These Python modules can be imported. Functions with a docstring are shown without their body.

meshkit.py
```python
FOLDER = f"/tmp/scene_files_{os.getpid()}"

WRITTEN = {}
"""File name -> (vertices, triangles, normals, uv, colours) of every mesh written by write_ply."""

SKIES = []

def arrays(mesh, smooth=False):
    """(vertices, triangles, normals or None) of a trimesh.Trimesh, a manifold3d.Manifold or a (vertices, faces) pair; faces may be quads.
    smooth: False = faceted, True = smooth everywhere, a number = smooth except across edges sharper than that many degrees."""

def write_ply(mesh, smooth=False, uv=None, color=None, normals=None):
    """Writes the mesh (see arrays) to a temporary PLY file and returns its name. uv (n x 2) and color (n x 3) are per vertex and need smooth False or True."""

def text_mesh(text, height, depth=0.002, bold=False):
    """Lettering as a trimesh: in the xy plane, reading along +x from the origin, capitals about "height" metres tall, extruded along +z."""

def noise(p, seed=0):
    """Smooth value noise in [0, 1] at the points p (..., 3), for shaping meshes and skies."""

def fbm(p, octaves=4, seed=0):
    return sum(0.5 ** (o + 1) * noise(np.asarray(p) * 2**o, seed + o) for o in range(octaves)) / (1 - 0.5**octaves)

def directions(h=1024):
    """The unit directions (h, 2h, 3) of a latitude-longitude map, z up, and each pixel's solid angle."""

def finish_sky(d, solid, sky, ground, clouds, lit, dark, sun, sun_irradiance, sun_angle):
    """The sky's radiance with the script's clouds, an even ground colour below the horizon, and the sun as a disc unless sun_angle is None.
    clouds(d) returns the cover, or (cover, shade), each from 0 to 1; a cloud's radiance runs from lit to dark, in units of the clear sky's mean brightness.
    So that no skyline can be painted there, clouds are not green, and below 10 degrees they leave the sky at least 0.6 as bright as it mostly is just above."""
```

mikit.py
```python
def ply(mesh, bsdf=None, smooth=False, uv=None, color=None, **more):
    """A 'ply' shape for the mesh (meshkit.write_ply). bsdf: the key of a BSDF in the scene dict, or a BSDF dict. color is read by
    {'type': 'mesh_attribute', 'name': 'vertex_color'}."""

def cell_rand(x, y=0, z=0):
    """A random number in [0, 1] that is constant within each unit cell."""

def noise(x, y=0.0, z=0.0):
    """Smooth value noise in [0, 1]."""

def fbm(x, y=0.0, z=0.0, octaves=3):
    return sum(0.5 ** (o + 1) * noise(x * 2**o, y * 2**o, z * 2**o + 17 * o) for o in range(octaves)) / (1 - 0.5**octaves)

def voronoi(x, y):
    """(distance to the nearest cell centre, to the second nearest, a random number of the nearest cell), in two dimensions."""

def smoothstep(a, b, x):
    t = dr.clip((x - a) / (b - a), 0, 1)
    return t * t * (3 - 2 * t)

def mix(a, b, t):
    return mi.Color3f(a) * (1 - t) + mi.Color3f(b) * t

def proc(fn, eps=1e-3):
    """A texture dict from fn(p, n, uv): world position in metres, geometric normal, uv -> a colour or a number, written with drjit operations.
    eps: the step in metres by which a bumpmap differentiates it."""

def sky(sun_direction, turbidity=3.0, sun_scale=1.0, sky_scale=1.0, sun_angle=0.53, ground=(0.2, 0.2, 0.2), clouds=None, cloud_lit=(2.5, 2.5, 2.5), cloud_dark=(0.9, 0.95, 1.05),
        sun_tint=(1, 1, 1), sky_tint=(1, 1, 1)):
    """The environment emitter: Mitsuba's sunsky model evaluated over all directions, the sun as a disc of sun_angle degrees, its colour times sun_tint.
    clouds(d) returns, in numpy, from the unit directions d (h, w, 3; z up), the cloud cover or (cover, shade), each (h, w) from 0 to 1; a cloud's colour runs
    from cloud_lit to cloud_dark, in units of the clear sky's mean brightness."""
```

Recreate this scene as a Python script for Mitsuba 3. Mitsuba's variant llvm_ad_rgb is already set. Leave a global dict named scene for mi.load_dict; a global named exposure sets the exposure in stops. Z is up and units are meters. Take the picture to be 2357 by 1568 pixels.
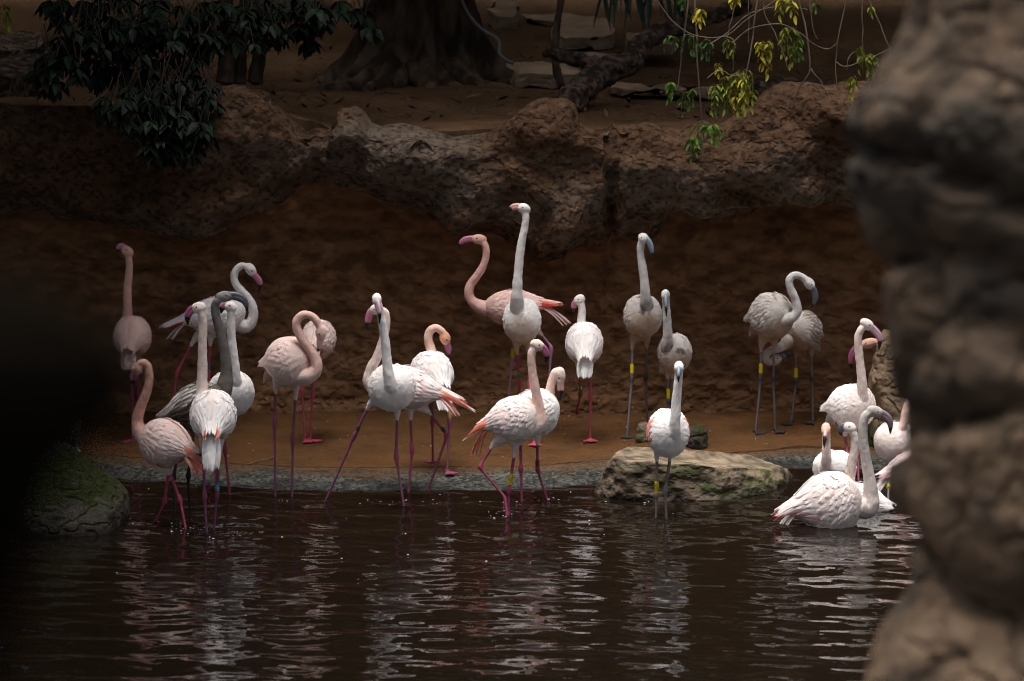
import math, random
import numpy as np, trimesh, manifold3d as mf
import drjit as dr, mitsuba as mi, mikit, meshkit
from scipy.interpolate import CubicSpline, PchipInterpolator
from scipy.spatial import cKDTree
from shapely.geometry import Polygon

random.seed(7); rng = np.random.default_rng(7)
T = mi.ScalarTransform4f
scene, labels = {}, {}

# ------------------------------------------------------------------ camera, light, exposure
F, CX, CY, CAMZ, PITCH = 7400.0, 1178.5, 783.75, 4.0, math.atan(1083.75 / 7400.0)
cp, sp = math.cos(PITCH), math.sin(PITCH)
scene['camera'] = {'type': 'thinlens', 'fov': math.degrees(2 * math.atan(CX / F)), 'fov_axis': 'x',
                   'to_world': T().look_at(origin=[0, 0, CAMZ], target=[0, cp, CAMZ - sp], up=[0, 0, 1]),
                   'aperture_radius': 0.021, 'focus_distance': 20.4, 'near_clip': 0.1, 'far_clip': 400.0}
scene['sky'] = mikit.sky([-0.10, -0.06, 1.0], turbidity=3, sun_scale=0.26, sun_angle=40, clouds=lambda d: (1.0, 1.0 - d[..., 2]),
                         cloud_lit=(0.33, 0.342, 0.38), cloud_dark=(0.115, 0.119, 0.132), sun_tint=(0.86, 0.97, 1.13))
exposure = 4.3


def ray(px, py):
    u, v = (px - CX) / F, (CY - py) / F
    return np.array([u, cp + v * sp, -sp + v * cp])


def at(px, py, Y):                      # the point of the photograph's pixel that stands at distance Y
    d = ray(px, py)
    return np.array([0, 0, CAMZ]) + d * (Y / d[1])


def on_z(px, py, z):
    d = ray(px, py)
    return np.array([0, 0, CAMZ]) + d * ((z - CAMZ) / d[2])


def px_of(x, Y, z):
    dep = Y * cp + (CAMZ - z) * sp
    return CX + F * x / dep


def beach_z(Y):
    return 0.05 + max(0.0, Y - 21.6) * 0.05


def on_beach(px, py):
    z = 0.06
    for _ in range(8):
        p = on_z(px, py, z); z = beach_z(p[1])
    return on_z(px, py, z)


# ------------------------------------------------------------------ scene helpers
def add(key, mesh, bsdf, smooth=True, color=None, label=None, category=None, kind=None, group=None):
    k, n = key, 0
    while k in scene:
        n += 1; k = f'{key}_{n:03d}'
    scene[k] = mikit.ply(mesh, bsdf, smooth=smooth, color=color)
    mark(k, label, category, kind, group)
    return k


def mark(k, label=None, category=None, kind=None, group=None):
    e = {n: v for n, v in (('label', label), ('category', category), ('kind', kind), ('group', group)) if v}
    if e:
        labels[k] = {**labels.get(k, {}), **e}


def grid_faces(n, m, wrap=False):
    i, j = np.meshgrid(np.arange(n - 1), np.arange(m if wrap else m - 1), indexing='ij')
    j2 = (j + 1) % m
    a, b, c, d = i * m + j, (i + 1) * m + j, (i + 1) * m + j2, i * m + j2
    return np.stack([a, b, c, d], -1).reshape(-1, 4)


def tri(f):
    return np.vstack([f[:, [0, 1, 2]], f[:, [0, 2, 3]]])


def spline(P, n):
    P = np.asarray(P, float)
    if len(P) == 2:
        return P[0] + (P[1] - P[0]) * np.linspace(0, 1, n)[:, None], np.linspace(0, 1, n)
    d = np.r_[0, np.cumsum(np.linalg.norm(np.diff(P, axis=0), axis=1) ** 0.75)]
    d /= d[-1]
    t = np.linspace(0, 1, n)
    return CubicSpline(d, P, bc_type='natural')(t), t


def frames(C, ref=(0.13, 0.21, 0.97)):
    tg = np.gradient(C, axis=0)
    tg /= np.linalg.norm(tg, axis=1, keepdims=True) + 1e-12
    N = np.zeros_like(C)
    r = np.asarray(ref, float)
    r = r - tg[0] * (r @ tg[0])
    if np.linalg.norm(r) < 1e-3:
        r = np.cross(tg[0], [1, 0, 0.2])
    for i in range(len(C)):
        r = r - tg[i] * (r @ tg[i]); r /= np.linalg.norm(r) + 1e-12
        N[i] = r
    return tg, N, np.cross(tg, N)


def tube(C, R, sides=10, sq=1.0, ref=(0.13, 0.21, 0.97)):
    """Closed tube along C with radii R; sq scales the second axis."""
    C = np.asarray(C, float); R = np.broadcast_to(R, len(C)).astype(float)
    tg, N, B = frames(C, ref)
    th = np.arange(sides) * 2 * np.pi / sides
    V = C[:, None] + R[:, None, None] * (N[:, None] * np.cos(th)[None, :, None] + sq * B[:, None] * np.sin(th)[None, :, None])
    n = len(C)
    V = np.vstack([V.reshape(-1, 3), C[0] - tg[0] * R[0] * 0.3, C[-1] + tg[-1] * R[-1] * 0.3])
    k = np.arange(sides); k2 = (k + 1) % sides; e = (n - 1) * sides
    f = np.vstack([tri(grid_faces(n, sides, True)), np.stack([k, k2, k * 0 + n * sides], 1), np.stack([k2 + e, k + e, k * 0 + n * sides + 1], 1)])
    m = trimesh.Trimesh(V, f, process=False)
    if m.volume < 0:
        m.invert()
    return m


def ptube(P, R, n=24, sides=8, **k):
    C, t = spline(P, n)
    R = np.interp(t, np.linspace(0, 1, len(R)), R) if np.ndim(R) else R
    return tube(C, R, sides, **k)


def manifold(m):
    return mf.Manifold(mf.Mesh(np.asarray(m.vertices, np.float32), np.asarray(m.faces, np.uint32)))


def from_manifold(M):
    q = M.to_mesh()
    return trimesh.Trimesh(q.vert_properties[:, :3], q.tri_verts, process=False)


def vnormals(m):
    return meshkit.arrays(m, True)[2]


def cat(ms):
    return trimesh.util.concatenate(ms)


def const(m, c):
    return np.tile(np.asarray(c, float), (len(m.vertices), 1))


# ------------------------------------------------------------------ materials
nz, fb, mix, sst = mikit.noise, mikit.fbm, mikit.mix, mikit.smoothstep


def principled(color, rough=0.9, spec=0.3, **k):
    return {'type': 'principled', 'base_color': color, 'roughness': rough, 'specular': spec, **k}


def bumped(b, fn, scale, eps=2e-3):
    return {'type': 'bumpmap', 'arbitrary': mikit.proc(fn, eps=eps), 'scale': scale, 'bsdf': b}


VC = {'type': 'mesh_attribute', 'name': 'vertex_color'}
scene['feather'] = {'type': 'twosided', 'bsdf': bumped(principled(VC, 0.85, 0.15, sheen=0.15), lambda p, n, uv: fb(p.x * 48, p.y * 48, p.z * 30, 3), 0.006)}
scene['horn'] = {'type': 'twosided', 'bsdf': principled(VC, 0.42, 0.45)}


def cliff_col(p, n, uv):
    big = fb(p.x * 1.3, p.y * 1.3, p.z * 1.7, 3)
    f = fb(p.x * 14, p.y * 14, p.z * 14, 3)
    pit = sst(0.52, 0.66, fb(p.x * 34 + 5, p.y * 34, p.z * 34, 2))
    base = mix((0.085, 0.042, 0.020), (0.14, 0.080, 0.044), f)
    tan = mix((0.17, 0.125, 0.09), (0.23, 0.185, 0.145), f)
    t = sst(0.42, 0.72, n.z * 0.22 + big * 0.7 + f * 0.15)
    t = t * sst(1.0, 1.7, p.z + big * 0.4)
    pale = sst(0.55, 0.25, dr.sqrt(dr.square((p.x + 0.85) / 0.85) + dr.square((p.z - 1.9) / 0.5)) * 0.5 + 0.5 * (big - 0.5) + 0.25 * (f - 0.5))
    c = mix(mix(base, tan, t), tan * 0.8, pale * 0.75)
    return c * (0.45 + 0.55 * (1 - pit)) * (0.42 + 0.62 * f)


def rock_bump(p, n, uv):
    a = fb(p.x * 22, p.y * 22, p.z * 22, 4)
    b = dr.abs(fb(p.x * 9 + 3, p.y * 9, p.z * 11, 2) - 0.5)
    return a + 0.7 * sst(0.0, 0.09, b)


def pit_bump(p, n, uv):
    return fb(p.x * 17, p.y * 17, p.z * 17, 4) - 0.5 * sst(0.52, 0.68, fb(p.x * 30 + 5, p.y * 30, p.z * 30, 2))


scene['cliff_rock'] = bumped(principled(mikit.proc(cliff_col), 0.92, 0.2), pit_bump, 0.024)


def wall_col(p, n, uv):
    f = fb(p.x * 9, p.y * 9, p.z * 13, 3)
    return mix((0.125, 0.064, 0.031), (0.25, 0.132, 0.067), sst(0.28, 0.72, f)) * (0.7 + 0.6 * fb(p.x * 1.4, p.y, p.z * 1.4 + 4, 2))


def earth_col(p, n, uv):
    f = fb(p.x * 3, p.y * 2, p.z * 3, 4)
    g = nz(p.x * 60, p.y * 60, 3.0)
    return mix((0.05, 0.027, 0.014), (0.115, 0.065, 0.035), f) * (0.75 + 0.5 * g)


scene['earth'] = bumped(principled(mikit.proc(earth_col), 0.95, 0.1), lambda p, n, uv: fb(p.x * 18, p.y * 18, p.z * 18, 3), 0.02)


def sand_col(p, n, uv):
    f = fb(p.x * 5, p.y * 7, 1.0, 3)
    g = nz(p.x * 150, p.y * 150, 0.5)
    h = sst(0.72, 0.8, nz(p.x * 45, p.y * 45, 9.0))
    c = mix((0.058, 0.025, 0.008), (0.108, 0.047, 0.015), f) * (0.6 + 0.7 * g)
    return mix(c, (0.06, 0.035, 0.018), h * 0.7)


scene['sand'] = bumped(principled(mikit.proc(sand_col), 0.9, 0.2), lambda p, n, uv: fb(p.x * 32, p.y * 32, 2.0, 4), 0.022)


def kerb_col(p, n, uv):
    f = fb(p.x * 4, p.y * 9, 3.0, 3)
    g = sst(0.2, 0.8, nz(p.x * 62, p.y * 50, p.z * 62))
    c = mix((0.014, 0.015, 0.013), (0.052, 0.052, 0.045), sst(0.25, 0.75, f)) * (0.2 + 1.5 * g)
    c = mix(c, (0.16, 0.15, 0.11), sst(0.7, 0.82, nz(p.x * 48 + 9, p.y * 40, p.z * 30)) * 0.45)
    c = c * (0.45 + 0.55 * sst(0.004, 0.022, p.z + 0.012 * (fb(p.x * 8, p.y * 8, 1.0, 2) - 0.5)))
    return mix(c, mix((0.05, 0.026, 0.011), (0.085, 0.046, 0.02), g), sst(0.030, 0.052, p.z + 0.03 * (fb(p.x * 5, p.y * 14, 7.0, 3) - 0.5)))


scene['wet_concrete'] = bumped(principled(mikit.proc(kerb_col), 0.55, 0.4), lambda p, n, uv: fb(p.x * 60, p.y * 60, p.z * 60, 2), 0.012)


def water_bump(p, n, uv):
    return fb(p.x * 7 + 3, p.y * 16, 1.0, 2) + 0.35 * nz(p.x * 30, p.y * 55, 2.0)


scene['pond_water'] = bumped({'type': 'plastic', 'int_ior': 1.333, 'diffuse_reflectance': {'type': 'rgb', 'value': [0.0075, 0.0050, 0.0032]}}, water_bump, 0.0006)


def stone_col(p, n, uv):
    st = fb(p.x * 3, p.y * 3, p.z * 30, 3)
    f = fb(p.x * 16, p.y * 16, p.z * 16, 3)
    c = mix((0.055, 0.042, 0.029), (0.24, 0.18, 0.122), sst(0.25, 0.75, st * 0.3 + f * 0.7))
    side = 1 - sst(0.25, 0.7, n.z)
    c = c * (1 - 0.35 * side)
    moss = sst(0.5, 0.62, fb(p.x * 4.2 + 1.3, p.y * 4.2, p.z * 5 + 2, 3)) * sst(0.0, 0.5, side + 0.15) * sst(0.1, 0.6, p.x * 0.5 - 0.05)
    c = mix(c, (0.045, 0.058, 0.014), moss * 0.7)
    wet = 1 - sst(0.02, 0.09, p.z + 0.05 * f)
    return c * (1 - 0.72 * wet)


scene['flat_stone'] = bumped(principled(mikit.proc(stone_col), 0.8, 0.3), lambda p, n, uv: fb(p.x * 16, p.y * 16, p.z * 22, 4), 0.04)


def moss_col(p, n, uv):
    f = fb(p.x * 6, p.y * 6, p.z * 6, 3)
    g = fb(p.x * 40, p.y * 40, p.z * 40, 2)
    m = sst(0.36, 0.56, f + 0.25 * n.z - 0.08) * sst(0.08, 0.2, p.z)
    wet_ = 0.35 + 0.65 * sst(0.03, 0.12, p.z + 0.06 * f)
    return wet_ * mix(mix((0.03, 0.028, 0.022), (0.07, 0.06, 0.048), g), mix((0.012, 0.016, 0.004), (0.036, 0.042, 0.010), g), m)


scene['mossy_stone'] = bumped(principled(mikit.proc(moss_col), 0.9, 0.2), rock_bump, 0.02)


def tanrock_col(p, n, uv):
    f = fb(p.x * 7, p.y * 7, p.z * 9, 4)
    c = mix((0.13, 0.085, 0.05), (0.30, 0.215, 0.14), f)
    return mix((0.03, 0.035, 0.012), c, sst(0.2, 0.42, p.z + 0.15 * f))


scene['tan_rock'] = bumped(principled(mikit.proc(tanrock_col), 0.9, 0.2), rock_bump, 0.025)


def near_col(p, n, uv):
    f = fb(p.x * 2.6, p.y * 2.6, p.z * 3.2 + 7, 3)
    g = fb(p.x * 9, p.y * 9, p.z * 9, 3)
    return mix((0.036, 0.028, 0.022), (0.135, 0.089, 0.058), sst(0.36, 0.64, f * 0.6 + g * 0.4))


scene['near_rock'] = bumped(principled(mikit.proc(near_col), 0.85, 0.25), rock_bump, 0.03)
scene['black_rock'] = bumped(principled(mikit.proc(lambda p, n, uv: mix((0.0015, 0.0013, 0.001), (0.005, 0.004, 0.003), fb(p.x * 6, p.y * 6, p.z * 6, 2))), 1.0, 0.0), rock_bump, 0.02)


def bark_col(p, n, uv):
    f = fb(p.x * 12, p.y * 12, p.z * 4, 4)
    return mix((0.028, 0.019, 0.013), (0.10, 0.068, 0.047), sst(0.3, 0.75, f)) * (0.7 + 0.7 * sst(2.6, 2.3, p.z))  # bark painted paler low down, for the light on the roots


scene['bark'] = bumped(principled(mikit.proc(bark_col), 0.95, 0.1), lambda p, n, uv: fb(p.x * 30, p.y * 30, p.z * 9, 3), 0.04)
scene['log_bark'] = bumped(principled(mikit.proc(lambda p, n, uv: mix((0.03, 0.021, 0.016), (0.13, 0.092, 0.07), sst(0.35, 0.75, fb(p.x * 22, p.y * 22, p.z * 22, 3)))), 0.95, 0.1),
                           lambda p, n, uv: fb(p.x * 30, p.y * 30, p.z * 30, 3), 0.05)
scene['slab_stone'] = bumped(principled(mikit.proc(lambda p, n, uv: mix((0.15, 0.10, 0.066), (0.40, 0.29, 0.195), fb(p.x * 4, p.y * 4, p.z * 9, 4))), 0.9, 0.2), rock_bump, 0.012)
scene['stem'] = principled(mikit.proc(lambda p, n, uv: mix((0.09, 0.068, 0.05), (0.19, 0.15, 0.11), nz(p.x * 30, p.y * 30, p.z * 6))), 0.8, 0.2)
scene['leaf'] = {'type': 'twosided', 'bsdf': principled(VC, 0.55, 0.14)}
scene['hose_rubber'] = principled({'type': 'rgb', 'value': [0.10, 0.115, 0.11]}, 0.5, 0.4)

# ------------------------------------------------------------------ setting: water, kerb, beach, cliff, terrace
# water
nx, ny = 640, 560
xs = np.linspace(-3.9, 3.9, nx); ys = np.linspace(14.6, 21.9, ny)
X, Y = np.meshgrid(xs, ys, indexing='ij')


def waves(X, Y):
    z = np.zeros_like(X); r = np.random.default_rng(3)
    for k in range(46):
        lam = 0.085 * (10 ** (r.random() * 0.9))
        ang = math.pi / 2 + r.normal() * 0.26
        a = 0.0016 * lam
        ph = r.random() * 6.28
        mod = 0.35 + 1.3 * meshkit.noise(np.stack([X * 0.55 + k, Y * 0.55, X * 0], -1), k)
        z += a * mod * np.sin(2 * math.pi / lam * (X * math.cos(ang) + Y * math.sin(ang)) + ph + 1.6 * meshkit.noise(np.stack([X * 2.2, Y * 2.2, X * 0 + k], -1), 90 + k))
    return z


Z = waves(X, Y)
for a_, b_ in [(430, 1212), (476, 1225), (492, 1220), (358, 1200), (748, 1157), (930, 1166), (940, 1134), (986, 1127), (1171, 1184), (1200, 1154), (1260, 1150), (1510, 1190), (1534, 1191), (634, 1143), (1850, 1225)]:
    q = on_z(a_, b_, 0.0); R_ = np.hypot(X - q[0], Y - q[1])
    Z += 0.0011 * np.sin(2 * math.pi * R_ / (0.055 + 0.03 * R_) + a_) * np.exp(-R_ / 0.22)
edge = np.minimum(1, np.minimum((X + 3.9) / 0.4, (3.9 - X) / 0.4))
Z *= np.clip(edge, 0, 1)
V = np.stack([X, Y, Z], -1).reshape(-1, 3)
wm = trimesh.Trimesh(V, tri(grid_faces(nx, ny)), process=False)
far = []
for (x0, x1, y0, y1) in ((-14, -3.9, 2, 23.2), (3.9, 14, 2, 23.2), (-3.9, 3.9, 2, 14.6)):
    q = np.array([[x0, y0, 0], [x1, y0, 0], [x1, y1, 0], [x0, y1, 0]], float)
    far.append(trimesh.Trimesh(q, [[0, 1, 2], [0, 2, 3]], process=False))
add('water', cat([wm] + far), 'pond_water', True, kind='structure', label='dark brown rippled pond water reflecting the flamingos')


def edge_curve(pts, z):
    w = np.array([on_z(a, b, z) for a, b in pts])
    o = np.argsort(w[:, 0]); w = w[o]
    return lambda x: PchipInterpolator(w[:, 0], w[:, 1], extrapolate=False)(np.clip(x, w[0, 0], w[-1, 0]))


WE = edge_curve([(-300, 1092), (0, 1094), (200, 1096), (400, 1108), (600, 1124), (800, 1128), (1000, 1128), (1300, 1116), (1400, 1106), (1740, 1082), (1900, 1076), (2100, 1085), (2357, 1090), (2700, 1090)], 0.0)
KT = edge_curve([(-300, 1040), (0, 1044), (200, 1048), (400, 1062), (600, 1073), (800, 1080), (1000, 1078), (1200, 1075), (1375, 1062), (1740, 1042), (1850, 1033), (1950, 1036), (2357, 1050), (2700, 1050)], 0.05)

xs = np.linspace(-9, 9, 900)
we, kt = WE(xs), KT(xs)
rows = [(we - 1.2, -0.35), (we - 0.35, -0.10)] + [(we + (kt - we) * t, 0.05 * (t ** 0.55) if t > 0 else 0) for t in np.linspace(-0.25, 1, 14)] + [(kt + 0.06, 0.047), (kt + 0.2, 0.02)]
rows[2:] = [(y, (z if not (np.ndim(z) == 0 and z == 0) else 0)) for y, z in rows[2:]]
KV = np.stack([np.stack([xs, y, np.full_like(xs, z)], -1) for y, z in rows], 1)
t_ = np.linspace(-0.25, 1, 14)
for i, t in enumerate(t_):
    if t < 0: KV[:, 2 + i, 2] = 0.25 * t
KV[:, 1:-1, 2] += 0.010 * (meshkit.fbm(KV[:, 1:-1] * 7, 4) - 0.5)
KV[:, :, 1] += 0.06 * (meshkit.fbm(np.stack([xs * 2.5, xs * 0, xs * 0], -1), 3)[:, None] - 0.5)
add('pond_edging', trimesh.Trimesh(KV.reshape(-1, 3), tri(grid_faces(len(xs), KV.shape[1])), process=False), 'wet_concrete', True, kind='structure', label='wet grey concrete edging between the pond and the sand')

tt = np.linspace(0, 1, 110)
BV = np.zeros((len(xs), len(tt), 3))
BV[..., 0] = xs[:, None]; BV[..., 1] = (kt + 0.03)[:, None] + (23.6 - kt)[:, None] * tt[None]
BV[..., 2] = 0.05 + np.maximum(0, BV[..., 1] - 21.6) * 0.05
BV[..., 2] += (0.03 * (meshkit.fbm(BV * [5, 5, 0], 4) - 0.5) + 0.022 * (meshkit.fbm(BV * [14, 14, 0], 3, 5) - 0.5)) * np.clip(tt * 12, 0, 1)
BV[:, 0, 2] -= 0.09
BV[..., 1] += (0.06 * (meshkit.fbm(np.stack([xs * 2.5, xs * 0, xs * 0], -1), 3) - 0.5) + 0.05 * (meshkit.fbm(np.stack([xs * 9, xs * 0 + 4, xs * 0], -1), 3) - 0.5))[:, None] * (1 - tt)[None] ** 6
add('sand_beach', trimesh.Trimesh(BV.reshape(-1, 3), tri(grid_faces(len(xs), len(tt))), process=False), 'sand', True, kind='structure', label='narrow strip of orange brown sand below the cliff')

# cliff: wall under an overhanging lip of rock
LT = np.array([(-1500, 235), (-300, 240), (0, 236), (100, 240), (250, 250), (430, 245), (500, 200), (560, 190), (620, 205), (650, 245), (700, 300), (735, 300), (780, 262), (815, 262), (850, 290), (950, 295), (1000, 302), (1180, 302), (1215, 275), (1250, 263), (1295, 268), (1330, 290), (1390, 300), (1410, 300), (1440, 283), (1480, 285), (1540, 300), (1640, 312), (1690, 285), (1720, 270), (1800, 243), (1880, 220), (1940, 190), (2000, 180), (2400, 190), (4000, 190)], float)
LB = np.array([(-1500, 470), (-300, 470), (0, 472), (200, 488), (350, 492), (450, 500), (520, 480), (600, 440), (690, 395), (760, 388), (830, 405), (900, 440), (1000, 490), (1100, 520), (1180, 560), (1240, 590), (1310, 592), (1340, 545), (1395, 530), (1412, 480), (1425, 520), (1500, 541), (1530, 528), (1552, 490), (1650, 498), (1750, 488), (1850, 455), (1920, 440), (2000, 450), (2400, 470), (4000, 470)], float)
xs = np.linspace(-6.2, 6.2, 820)
YL = 22.55 + 0.30 * (meshkit.fbm(np.stack([xs * 0.9, xs * 0, xs * 0 + 2], -1), 3) - 0.5)
pxs = CX + F * xs / (22.5 * cp + 2 * sp)
zt = np.array([at(a, b, 22.6)[2] for a, b in zip(pxs, np.interp(pxs, LT[:, 0], LT[:, 1]))])
zb = np.array([at(a, b, 22.5)[2] for a, b in zip(pxs, np.interp(pxs, LB[:, 0], LB[:, 1]))])
notch = np.exp(-((pxs - 1412) / 9) ** 2) * 0.16 + np.exp(-((pxs - 720) / 28) ** 2) * 0.2     # clefts between blocks of the lip
YL = YL + notch
YB = 23.12 + 0.12 * (meshkit.fbm(np.stack([xs * 1.5, xs * 0, xs * 0 + 7], -1), 2) - 0.5)
ctrl = [(YB - 0.26, 0 * xs), (YB - 0.16, 0 * xs + 0.25), (YB - 0.04, 0.45 * zb), (YB - 0.07, 0.75 * zb), (YB - 0.16, zb - 0.12), (0.5 * YL + 0.5 * YB - 0.03, zb - 0.02), (YL + 0.12, zb + 0.005), (YL + 0.03, zb + 0.03), (YL - 0.01, 0.75 * zb + 0.25 * zt),
        (YL - 0.09, 0.45 * zb + 0.55 * zt), (YL - 0.05, 0.18 * zb + 0.82 * zt), (YL + 0.02, zt - 0.05), (YL + 0.13, zt), (YL + 0.32, zt - 0.03), (YL + 0.55, zt - 0.10), (YL + 0.9, zt - 0.3)]
C = np.stack([np.stack([a, b], -1) for a, b in ctrl], 1)               # columns x ctrl x 2
seg = np.r_[0, np.cumsum(np.linalg.norm(np.diff(C.mean(0), axis=0), axis=1))]
u = np.linspace(0, seg[-1], 330)
CS = np.stack([PchipInterpolator(seg, C[:, :, k], axis=1)(u) for k in (0, 1)], -1)
P = np.concatenate([np.broadcast_to(xs[:, None, None], CS.shape[:2] + (1,)), CS], -1)
du, dv = np.gradient(P, axis=0), np.gradient(P, axis=1)
N = np.cross(dv, du); N /= np.linalg.norm(N, axis=-1, keepdims=True) + 1e-9
if N[:, 250, 2].mean() < 0: N = -N
ulip = np.clip((u - seg[3]) / 0.25, 0, 1)
n1 = meshkit.fbm(P * 2.6, 2, 11) - 0.5
n2 = meshkit.fbm(P * 7.5, 3, 12)
ridge = 1 - 2 * np.abs(n2 - 0.5)
n3 = meshkit.fbm(P * 26, 3, 13) - 0.5
w1 = np.abs(meshkit.fbm(P * [9, 9, 13], 3, 14) - 0.5) * 2
amp_top = np.clip((seg[-3] + 0.1 - u) / 0.2, 0, 1) * ulip
n0 = meshkit.fbm(P * 1.3, 2, 15) - 0.5
D = 0.40 * n1 * amp_top + 0.25 * n0 * (0.4 + 0.6 * amp_top) + 0.07 * (n2 - 0.5) * (0.5 + 0.5 * amp_top) + 0.024 * n3 + 0.042 * (w1 - 0.35) * (1 - 0.8 * ulip)
P = P + N * D[..., None]
iw = int(np.searchsorted(u, seg[4]))
fw = grid_faces(len(xs), iw + 1); fl = grid_faces(len(xs), len(u) - iw)
add('cliff_wall', trimesh.Trimesh(P[:, :iw + 1].reshape(-1, 3), tri(fw)[:, ::-1], process=False), None, True, kind='structure', label='dark brown rough earth wall under the rock overhang')
scene['wall_earth'] = {'type': 'twosided', 'bsdf': bumped(principled(mikit.proc(wall_col), 0.95, 0.1), pit_bump, 0.03)}
scene['cliff_wall']['bsdf'] = {'type': 'ref', 'id': 'wall_earth'}
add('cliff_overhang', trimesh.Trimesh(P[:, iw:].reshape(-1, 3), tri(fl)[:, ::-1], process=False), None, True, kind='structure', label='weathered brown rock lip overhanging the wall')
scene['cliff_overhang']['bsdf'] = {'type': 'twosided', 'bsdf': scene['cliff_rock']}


def terrace_z(x, y):
    front = np.interp(x, [-6, -2.0, -1.6, -1.2, 2.2, 2.6, 3.2, 6], [2.33, 2.33, 2.30, 2.17, 2.17, 2.28, 2.40, 2.45])
    back = np.interp(y, [22, 27, 29, 33, 40, 60], [2.17, 2.23, 2.36, 2.75, 3.1, 3.4])
    k = np.clip((y - 22.8) / 3.0, 0, 1)
    return front * (1 - k) + back * k


xs = np.linspace(-12, 12, 480); ys = np.r_[np.linspace(22.66, 30, 310), np.linspace(30.1, 60, 80)]
X, Y = np.meshgrid(xs, ys, indexing='ij')
Zt = terrace_z(X, Y) + 0.10 * (meshkit.fbm(np.stack([X, Y, X * 0], -1) * 0.8, 3, 21) - 0.5) + 0.03 * (meshkit.fbm(np.stack([X, Y, X * 0], -1) * 6, 3, 22) - 0.5)
Yf = np.interp(X, np.linspace(-6.2, 6.2, 820), YL) + 0.34
Y = np.where(Y < 24, Yf + (24 - Yf) * (Y - 22.66) / (24 - 22.66), Y)      # the earth starts just behind the crest of the lip
Zt -= 0.03 * np.clip((23.4 - Y) / 0.5, 0, 1); Zt[:, 0] -= 0.3
add('terrace_ground', trimesh.Trimesh(np.stack([X, Y, Zt], -1).reshape(-1, 3), tri(grid_faces(len(xs), len(ys))), process=False), 'earth', True, kind='structure', label='bare brown earth terrace above the rock overhang')


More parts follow.
